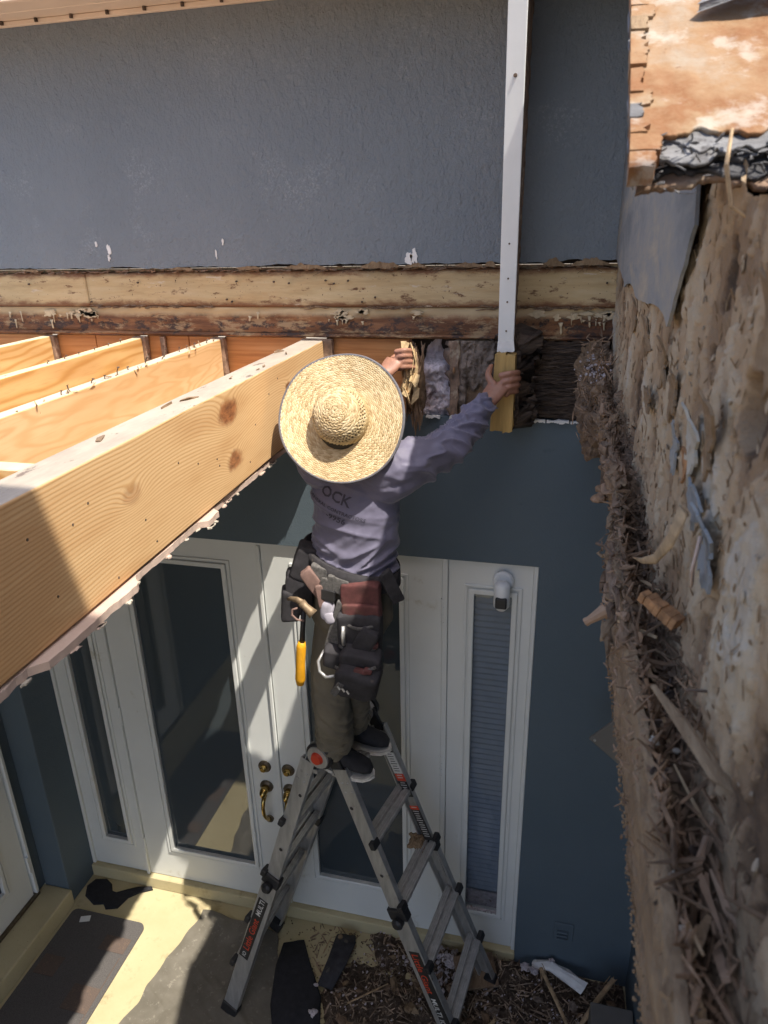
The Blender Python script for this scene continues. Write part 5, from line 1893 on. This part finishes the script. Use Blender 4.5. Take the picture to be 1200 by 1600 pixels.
J = dict(hip=Vector((-.625, -.52, 2.2)), waist=Vector((-.61, -.535, 2.36)), chest=Vector((-.592, -.54, 2.54)), sh=Vector((-.588, -.535, 2.665)), neck=Vector((-.6, -.53, 2.735)),
         shR=Vector((-.462, -.565, 2.69)), elR=Vector((-.335, -.445, 2.712)), wrR=Vector((-.232, -.285, 2.818)),
         shL=Vector((-.705, -.545, 2.68)), elL=Vector((-.70, -.36, 2.70)), wrL=Vector((-.585, -.185, 2.885)),
         hpA=Vector((-.672, -.53, 2.13)), knA=Vector((-.705, -.545, 1.86)), anA=Vector((-.74, -.455, 1.545)),
         hpB=Vector((-.592, -.51, 2.13)), knB=Vector((-.672, -.43, 1.87)), anB=Vector((-.715, -.315, 1.545)))
HATC = Vector((-.604, -.605, 2.838))
HATA = Vector((.05, -.90, .47)).normalized()


def hand_right(m):
    w = J['wrR']
    pc = Vector((-.197, -.232, 2.868))
    chain(m, [J['wrR'], w * .5 + pc * .5, pc], [(.022, .026), (.017, .034), (.014, .036)], 12, up=(-.3, -1, .2))
    z = [2.905, 2.885, 2.864, 2.845]
    ln = [.0, .006, .003, -.008]
    for i in range(4):
        k = Vector((-.190 + .006 * i, -.232, z[i] - .004))
        chain(m, [k, Vector((-.162 + .5 * ln[i], -.226 - .003, z[i] + .002)), Vector((-.142 + ln[i] * .4, -.205, z[i] + .001)), Vector((-.139 + ln[i] * .3, -.178 + ln[i], z[i] - .003))], [.0105, .0095, .0088, .0072], 10)
    chain(m, [Vector((-.212, -.24, 2.872)), Vector((-.232, -.222, 2.895)), Vector((-.231, -.195, 2.912)), Vector((-.228, -.172, 2.92))], [.0125, .011, .0098, .0078], 10)


def hand_left(m):
    pc = Vector((-.556, -.15, 2.925))
    chain(m, [J['wrL'], J['wrL'] * .5 + pc * .5, pc], [(.021, .025), (.016, .032), (.014, .034)], 12, up=(-.3, -1, .2))
    z = [2.958, 2.940, 2.921, 2.903]
    for i in range(4):
        k = Vector((-.548 + .003 * i, -.152, z[i] - .002))
        chain(m, [k, Vector((-.524, -.153 - .002 * (i % 2), z[i] + .003)), Vector((-.505, -.138, z[i] + .001)), Vector((-.498 + .002 * i, -.117, z[i] - .004))], [.0102, .0094, .0086, .007], 10)
    chain(m, [Vector((-.563, -.15, 2.915)), Vector((-.565, -.128, 2.93)), Vector((-.55, -.105, 2.935)), Vector((-.533, -.092, 2.935))], [.012, .0108, .0095, .0076], 10)


def build_person():
    r = random.Random(15)
    t = thing('person', (-.66, -.4, 1.45), 'man in lavender grey long-sleeved shirt reaching up from the ladder', 'person')
    # ---- body, one continuous surface
    b = MB()
    b.tube([J['hip'] - Vector((0, 0, .09)), J['hip'], J['waist'], J['chest'], J['sh'], J['neck'] + Vector((0, 0, -.01))], [(.07, .09), (.085, .11), (.075, .1), (.085, .115), (.06, .1), (.04, .045)], 22, up=(0, 1, 0))
    hc = HATC - HATA * .035
    chain(b, [J['neck'], hc], [.045, .05])
    b.ellipsoid(hc, (.066, .082, .095), 22, 16, Matrix.Rotation(rad(38), 3, 'X'))
    fwd = Vector((.05, .80, .6)).normalized()
    upv = HATA
    side = fwd.cross(upv).normalized()
    fc = hc - upv * .04 + fwd * .03
    b.ellipsoid(fc, (.055, .06, .06), 16, 12)
    chain(b, [fc + fwd * .05 + upv * .03, fc + fwd * .078 - upv * .004], [.009, .014])          # nose
    chain(b, [fc + fwd * .055 - upv * .03 - side * .018, fc + fwd * .06 - upv * .03, fc + fwd * .055 - upv * .03 + side * .018], [.006, .008, .006])   # mouth
    b.ellipsoid(fc + fwd * .045 - upv * .055, (.022, .022, .02), 12, 8)                                  # chin
    for sg in (-1, 1):
        b.ellipsoid(fc + side * sg * .062 - fwd * .02 + upv * .005, (.012, .018, .026), 12, 8)           # ears
    chain(b, [J['sh'] + Vector((.06, 0, .01)), J['shR'], J['elR'], J['wrR']], [.05, .045, .036, .024])
    chain(b, [J['sh'] + Vector((-.06, 0, .01)), J['shL'], J['elL'], J['wrL']], [.05, .045, .036, .024])
    hand_right(b)
    hand_left(b)
    chain(b, [J['hpA'], J['knA'], J['anA']], [.065, .045, .03])
    chain(b, [J['hpB'], J['knB'], J['anB']], [.065, .045, .03])
    for an, dv in ((J['anA'], Vector((.075, -.012, -.06))), (J['anB'], Vector((.07, -.005, -.06)))):
        chain(b, [an, an + dv * .4 + Vector((0, 0, -.03)), an + dv], [.026, .02, .014])
    v, f, n_ = remeshed(b, .0034, 3, .5)
    mesh_obj('body', v, f, 'skin', t, True)
    for sg in (-1, 1):
        ey = MB().ellipsoid(fc + fwd * .052 + side * sg * .024 + upv * .024, (.010, .010, .008), 12, 8).build('eye', 'label_white', t, True)
        MB().ellipsoid(fc + fwd * .0615 + side * sg * .024 + upv * .024, (.004, .004, .004), 10, 6).build('pupil', 'black_pl', ey, True)
    h = MB().ellipsoid(hc - fwd * .012 + upv * .012, (.072, .084, .098), 22, 16, Matrix.Rotation(rad(38), 3, 'X'))
    h.v = [p for p in h.v]
    h.build('hair', 'hair', t, True)
    # ---- trousers
    p = MB()
    p.tube([J['waist'] - Vector((0, 0, .02)), J['hip'] + Vector((0, 0, .03)), J['hip'] - Vector((0, 0, .05)), J['hip'] - Vector((0, 0, .14))], [(.095, .122), (.115, .135), (.118, .14), (.07, .085)], 24, up=(0, 1, 0))
    chain(p, [J['hpA'], J['knA'] + Vector((0, 0, .05)), J['knA'] - Vector((0, 0, .1)), J['anA'] + Vector((.01, .0, .015))], [.080, .068, .062, .060])
    chain(p, [J['hpB'], J['knB'] + Vector((0, 0, .05)), J['knB'] - Vector((0, 0, .1)), J['anB'] + Vector((.01, 0, .015))], [.080, .066, .058, .054])
    v, f, n_ = remeshed(p, .006, 6)
    vv = []
    for a, q in zip(v, n_):
        k = max(0, min(1, (2.1 - a.z) / .3))
        ank = max(0, min(1, (1.72 - a.z) / .12))
        w = abs(nz(a.x * 9, a.y * 9, a.z * 26 + a.x * 20)) * .018 * k + abs(nz(a.x * 14, a.y * 14, a.z * 50)) * .02 * ank
        w += .004 * fbm(a.x * 25, a.y * 25, a.z * 12, 1, 3)
        vv.append(a + q * w)
    mesh_obj('trousers', vv, f, 'pants', t, True)
    # ---- shirt
    s = MB()
    s.tube([J['waist'] - Vector((0, 0, .045)), J['waist'] + Vector((0, 0, .03)), J['chest'] - Vector((0, 0, .05)), J['chest'] + Vector((0, 0, .04)), J['sh'], J['neck'] - Vector((0, 0, .03))],
           [(.108, .131), (.100, .125), (.102, .131), (.098, .136), (.07, .112), (.045, .05)], 28, up=(0, 1, 0))
    chain(s, [J['sh'] + Vector((.05, 0, -.01)), J['shR'], J['elR'], J['wrR'] * .93 + J['elR'] * .07], [.074, .070, .050, .033])
    chain(s, [J['sh'] + Vector((.03, 0, -.05)), J['shR'] + Vector((.0, .0, -.045)), J['elR'] + Vector((-.02, -.01, -.02))], [.07, .058, .04])
    chain(s, [J['sh'] + Vector((-.05, 0, -.01)), J['shL'], J['elL'], J['wrL'] * .9 + J['elL'] * .1], [.072, .066, .052, .035])
    v, f, n_ = remeshed(s, .0045, 6)
    arm0, arm1 = J['shR'], J['wrR']
    ad = (arm1 - arm0).normalized()
    vv = []

    def ridge(x):
        return max(0, 1 - abs(x) * 1.25) ** 3.5
    for a, q in zip(v, n_):
        al = (a - arm0).dot(ad)
        onarm = max(0, min(1, (al + .02) / .06)) if a.x > -.50 and a.z > 2.58 else 0
        # torso folds sweep from the left waist up to the right armpit
        c1 = (a.z - 2.36) * .86 - (a.x + .6) * .62
        c2 = (a.z - 2.36) * .62 + (a.x + .6) * .86
        lowk = max(0, min(1, (2.52 - a.z) / .12))
        right = max(0, min(1, (a.x + .64) / .1))
        w = ridge(nz(c1 * 30, c2 * 4.2, a.y * 5)) * .020 * lowk * (.35 + .65 * right)
        w += ridge(nz(a.z * 22 + a.x * 6, a.x * 2.8, a.y * 3 + 3)) * .010 * (1 - right * .6)
        w *= (1 - onarm)
        cross = a - arm0 - ad * al
        tw = math.atan2(cross.z, cross.x)
        w2 = ridge(nz(al * 17 + 1.6 * math.sin(tw), tw * 1.0, 2.2)) * .016 + ridge(nz(al * 38 + 1.8 * math.sin(tw + 1), tw * 1.3, 5.2)) * .006 * max(0, min(1, (al - .12) / .08))
        w += w2 * onarm
        w += .0015 * fbm(a.x * 30, a.y * 30, a.z * 30, 1, 3)
        vv.append(a + q * w)
    sh = mesh_obj('shirt', vv, f, 'shirt', t, True)
    # cuff at the right wrist
    c = J['wrR'] * .96 + J['elR'] * .04
    d = (J['wrR'] - J['elR']).normalized()
    MB().tube([c - d * .014, c + d * .004, c + d * .012], [.037, .036, .033], 20).build('cuff', 'shirt', t, True)
    # print on the back
    bvh = BVHTree.FromPolygons(vv, f)
    e1 = Vector((1, 0, -.33)).normalized()
    e2 = Vector((.33, 0, 1)).normalized()
    for (txt, size, ox, oz, bold) in (('OCK', .046, -.628, 2.606, .0008), ('GENERAL CONTRACTORS', .0165, -.63, 2.568, .0002), ('-9956', .028, -.628, 2.541, .0005)):
        tv, tf = text_mesh(txt, size, 'CENTER', bold)
        out = []
        ok = True
        for q in tv:
            p0 = Vector((ox, -1.2, oz)) + e1 * q.x + e2 * q.y
            hit = bvh.ray_cast(p0, Vector((0, 1, 0)))
            out.append(hit[0] + hit[1] * (.0022 if hit[1].y < 0 else -.0022) if hit[0] is not None else p0 + Vector((0, .6, 0)))
        mesh_obj('print', out, tf, 'ink', sh)
    # ---- shoes
    for an, dv in ((J['anA'], Vector((.165, -.03, -.0))), (J['anB'], Vector((.15, -.01, 0)))):
        d = dv.normalized()
        sd_ = Vector((0, 0, 1)).cross(d)
        z0 = 1.452
        base = Vector((an.x, an.y, 0)) - d * .03
        m = MB()
        sec = [(q_ * .78, hw_, hh_) for q_, hw_, hh_ in ((0, .03, .12), (.03, .038, .13), (.07, .04, .115), (.12, .042, .066), (.17, .043, .05), (.21, .036, .042), (.235, .018, .03))]
        rings = []
        n = 18
        for (q, hw, hh) in sec:
            rr_ = []
            for k in range(n):
                a = 2 * math.pi * k / n
                rr_.append(base + d * q + sd_ * hw * math.cos(a) + Vector((0, 0, z0 + .012 + max(-.006, hh * .5 + hh * .5 * math.sin(a)))))
            rings.append(rr_)
        vs_ = [x for q in rings for x in q]
        fs_ = [(i * n + k, i * n + (k + 1) % n, (i + 1) * n + (k + 1) % n, (i + 1) * n + k) for i in range(len(rings) - 1) for k in range(n)] + [tuple(range(n)), tuple(range((len(rings) - 1) * n, len(rings) * n))]
        so_ = m.add(vs_, fs_).build('shoe', 'shoe', t, True)
        out = []
        for (q, hw, hh) in sec:
            out.append((q, min(hw, .044) + .003))
        pts = [(q, w) for q, w in out] + [(.193, 0)] + [(q, -w) for q, w in reversed(out)] + [(-.008, 0)]
        m = MB()
        k = len(pts)
        lo = [base + d * q + sd_ * w + Vector((0, 0, z0 - .008)) for q, w in pts]
        hi = [base + d * q + sd_ * w + Vector((0, 0, z0 + .006)) for q, w in pts]
        m.add(lo + hi, [tuple(range(k)), tuple(range(2 * k - 1, k - 1, -1))] + [(i, (i + 1) % k, k + (i + 1) % k, k + i) for i in range(k)])
        m.build('sole', 'sole', so_, bevel=.003)

    # ---- straw hat
    h = thing('straw_hat', HATC, 'wide woven straw hat with grey bound edge on the man', 'hat')
    A = HATA
    U = Vector((1, 0, 0))
    U = (U - A * U.dot(A)).normalized()
    V = A.cross(U)
    RB, RC = .176, .069

    def prof(q):
        """q = radius along the surface 0..1 -> (radius, height)"""
        if q < .42:
            s_ = q / .42
            a = s_ * math.pi * .5
            return RC * math.sin(a) ** .85 * (1 + .1 * s_), .086 * (math.cos(a) ** .62 if s_ < 1 else 0)
        s_ = (q - .42) / .58
        return RC * 1.1 + (RB - RC * 1.1) * s_, .010 * s_ ** 2

    def hat(q, th):
        rr_, hh = prof(q)
        el = 1.0 + .035 * math.cos(2 * th + .5)
        hh += .010 * math.sin(2 * th + .8) * max(0, (q - .42) / .58) ** 1.5 + .004 * math.sin(5 * th + 2) * max(0, (q - .5)) * 2
        return HATC + U * rr_ * el * math.cos(th) + V * rr_ * el * 1.09 * math.sin(th) + A * hh
    NQ, NTH = 170, 760

    def weave(q, th, want=False):
        arc = q * .30
        row = arc / .0088
        k = math.floor(row)
        fr = row - k
        rr_, _ = prof(q)
        cnt = max(20, round(2 * math.pi * max(.03, (k + .5) * .0088 * .58) / .0095))
        ph = th / (2 * math.pi) * cnt + k * .37
        sl = (fr if k % 2 else 1 - fr) * 1.1
        st = abs(math.sin(math.pi * (ph + sl)))
        ed = abs(math.sin(math.pi * fr))
        h_ = .0030 * st ** .6 * (.3 + .7 * ed ** .5) + .0006 * nz(th * 40, q * 90, 3)
        return (h_, (math.sin((math.floor(ph + sl) * 12.9898 + k * 78.233)) * 43758.5453) % 1) if want else h_
    for nm, qa, qb in (('crown', 0.004, .424), ('brim', .42, 1.0)):
        n1 = int(NQ * (qb - qa))
        m = MB()
        vs_, fs_, sv = [], [], []
        for i in range(n1 + 1):
            q = qa + (qb - qa) * i / n1
            for k in range(NTH):
                th = 2 * math.pi * k / NTH
                p0 = hat(q, th)
                sv.append(weave(q, th, True)[1])
                vs_.append(p0 + A * weave(q, th) * (1 if nm == 'brim' else .6) + (p0 - HATC).normalized() * weave(q, th) * (.8 if nm == 'crown' else 0))
        for i in range(n1):
            qm = qa + (qb - qa) * i / n1
            for k in range(NTH):
                th = 2 * math.pi * k / NTH
                if nm == 'crown':
                    # vent holes in two staggered rings
                    hole = False
                    for (q0, off) in ((.268, 0), (.30, .5), (.332, 0)):
                        c_ = (th / (2 * math.pi) * 46 + off) % 1
                        if abs(qm - q0) < .0095 and .28 < c_ < .72:
                            hole = True
                    if hole:
                        continue
                k2 = (k + 1) % NTH
                fs_.append((i * NTH + k, i * NTH + k2, (i + 1) * NTH + k2, (i + 1) * NTH + k))
        o = m.add(vs_, fs_).build(nm, 'straw', h, True)
        at = o.data.attributes.new('strand', 'FLOAT', 'POINT')
        at.data.foreach_set('value', sv)
        sm = o.modifiers.new('t', 'SOLIDIFY')
        sm.thickness = .0025
        sm.offset = 0
    pts = [hat(1.0, 2 * math.pi * k / 120) for k in range(121)]
    MB().tube(pts, .0042, 8, caps=False).build('edge_binding', 'binding', h, True)

    # ---- tool belt
    tb = thing('tool_belt', (-.6, -.62, 2.3), 'black and red tool belt hung with pouches around the hips', 'tool belt')

    def around(a, z, k=1.0, lift=0.0):
        return Vector((-.615 + (.143 * k + lift) * math.cos(a), -.53 + (.122 * k + lift) * math.sin(a), z))
    pts = []
    ring_pts = []
    for k in range(49):
        a = 2 * math.pi * k / 48
        ring_pts.append(around(a, 2.352 - .045 * math.cos(a)))
    m = MB()
    n = 48
    vs_ = []
    for p0 in ring_pts[:48]:
        o_ = Vector((p0.x + .615, p0.y + .53, 0)).normalized()
        vs_ += [p0 + o_ * .002 + Vector((0, 0, .03)), p0 + o_ * .012 + Vector((0, 0, .027)), p0 + o_ * .013 - Vector((0, 0, .027)), p0 + o_ * .002 - Vector((0, 0, .03))]
    fs_ = [(k * 4 + q, k * 4 + (q + 1) % 4, ((k + 1) % n) * 4 + (q + 1) % 4, ((k + 1) % n) * 4 + q) for k in range(n) for q in range(4)]
    m.add(vs_, fs_).build('belt', 'black_nyl', tb, True)

    def bag(name, c, sz, mat, rz=0, ry=0, rx=0, e=.35, sag=0.0):
        e *= .72
        M_ = (Matrix.Rotation(rz, 3, 'Z') @ Matrix.Rotation(ry, 3, 'Y') @ Matrix.Rotation(rx, 3, 'X'))
        m = super_e(c, sz, e, M_, 36, 24)
        c = Vector(c)
        m.v = [tuple(Vector(p) + (Vector(p) - c) * (.11 * nz(p[0] * 26, p[1] * 26, p[2] * 26) + .05 * nz(p[0] * 70, p[1] * 70, p[2] * 70)) + Vector((0, -sag * max(0, c.z - p[2] + .02), 0))) for p in m.v]
        return m.build(name, mat, tb, True)
    bag('pouch', (-.775, -.60, 2.262), (.046, .034, .075), 'black_nyl', .3, .1)
    bag('pouch_flap', (-.803, -.612, 2.225), (.03, .036, .055), 'black_nyl', .35, .08)
    bag('padding', (-.74, -.59, 2.36), (.05, .035, .062), 'black_nyl', .3, .35)
    bag('padding', (-.672, -.645, 2.352), (.046, .016, .03), 'web', .12, .3, 0, .35)
    bag('padding', (-.625, -.655, 2.33), (.035, .014, .028), 'web', .05, .25, 0, .35)
    bag('leather_sheath', (-.702, -.662, 2.335), (.022, .014, .05), 'tan_leather', .3, -.55, 0, .4)
    bag('leather_sheath', (-.678, -.668, 2.29), (.012, .012, .04), 'tan_leather', .3, -.12, 0, .4)
    for (x, z, ry) in ((-.645, 2.315, .12), (-.668, 2.305, .12)):
        bag('strap', (x, -.668, z), (.011, .006, .05), 'web', 0, ry, 0, .25)
    bag('buckle', (-.652, -.674, 2.30), (.024, .005, .018), 'black_pl', 0, .12, 0, .25)
    bag('white_cloth', (-.660, -.668, 2.246), (.022, .012, .036), 'lilac', .1, .12, 0, 1.0)
    bag('white_cloth', (-.652, -.672, 2.222), (.018, .010, .022), 'lilac', .1, -.3, 0, 1.0)
    bag('red_panel', (-.553, -.657, 2.285), (.062, .018, .06), 'red_leather', .06, -.03, 0, .3)
    bag('red_pocket', (-.55, -.672, 2.252), (.058, .016, .03), 'red_leather', .06, -.03, 0, .3)
    bag('main_pouch', (-.558, -.662, 2.165), (.068, .032, .09), 'black_nyl', .06, .03, .1, .4)
    bag('front_pocket', (-.545, -.705, 2.095), (.062, .034, .05), 'black_nyl', .08, .1, .2, .45)
    bag('lower_pocket', (-.553, -.73, 2.045), (.07, .04, .055), 'black_nyl', .05, .2, .25, .5)
    bag('side_pocket', (-.53, -.695, 2.17), (.03, .02, .045), 'black_nyl', .1, .5, .1, .4)
    bag('drop_strap', (-.632, -.668, 2.19), (.02, .007, .095), 'web', .1, .3, .05, .3)
    bag('small_pouch', (-.632, -.68, 2.09), (.042, .034, .036), 'black_nyl', .1, .2, .1, .5)
    for (x, y, z, q) in ((-.505, -.7, 2.158, .016), (-.535, -.752, 2.088, .022), (-.512, -.748, 2.095, .014)):
        bag('red_rag', (x, y, z), (q, .01, q * .7), 'red_leather', .2, .3, 0, .8)
    bag('fabric_tail', (-.462, -.63, 2.325), (.02, .007, .06), 'black_nyl', .7, -.4, 0, .25)
    for (x0, x1, y, z0, z1) in ((-.618, -.492, -.697, 2.14, 2.15), (-.618, -.488, -.742, 2.092, 2.108), (-.61, -.495, -.688, 2.225, 2.222)):
        pts_ = [(x0 + (x1 - x0) * q, y - .016 * math.sin(math.pi * q), z0 + (z1 - z0) * q - .012 * math.sin(math.pi * q)) for q in [k / 8 for k in range(9)]]
        MB().tube(pts_, [(.006, .0028)] * 9, 8, up=(0, 0, 1)).build('pocket_rim', 'web', tb, True)
    # bright rim of the open loop pouch, tool handle, tag
    loop = [(-.672, -.68, 2.105), (-.688, -.70, 2.075), (-.682, -.71, 2.045), (-.66, -.715, 2.03), (-.63, -.718, 2.04)]
    MB().tube(loop, .0055, 8).build('wire_loop', 'alu', tb, True)
    MB().tube([(-.598, -.705, 2.215), (-.598, -.712, 2.185), (-.596, -.714, 2.155)], [(.006, .008), (.006, .011), (.006, .007)], 10).build('plier_grip', 'alu', tb, True)
    for k in range(3):
        MB().tube([(-.6 + .014 * k, -.781, 2.05 - .006 * k), (-.592 + .014 * k, -.783, 2.04 - .006 * k)], .003, 7).build('snap', 'alu', tb)
    bag('webbing_tab', (-.607, -.765, 2.03), (.011, .006, .032), 'web', .1, .55, .2, .3)
    # ---- hammer
    hm = thing('hammer', (-.74, -.69, 2.1), 'claw hammer with yellow rubber grip hanging from the belt', 'hammer')
    MB().tube([(-.724, -.70, 2.262), (-.731, -.70, 2.2), (-.738, -.70, 2.135)], [.009, .008, .009], 12).build('shaft', 'black_pl', hm, True)
    MB().tube([(-.738, -.70, 2.14), (-.742, -.70, 2.12), (-.748, -.70, 2.06), (-.753, -.70, 2.0), (-.755, -.70, 1.978)], [(.011, .011), (.016, .013), (.015, .013), (.017, .014), (.012, .010)], 14).build('grip', 'yellow', hm, True)
    MB().tube([(-.688, -.715, 2.252), (-.70, -.713, 2.262), (-.715, -.708, 2.272), (-.728, -.705, 2.282)], [.017, .014, .012, .014], 14).build('head', 'steel', hm, True)
    MB().tube([(-.724, -.705, 2.28), (-.745, -.70, 2.288), (-.765, -.695, 2.287), (-.78, -.69, 2.28)], [(.013, .009), (.011, .006), (.008, .005), (.004, .003)], 10).build('claw', 'steel', hm, True)
    MB().tube([(-.742, -.705, 2.262), (-.757, -.71, 2.258), (-.76, -.712, 2.24), (-.745, -.712, 2.225), (-.722, -.708, 2.222)], .0035, 8).build('holder_ring', 'tan_leather', hm, True)


build_person()
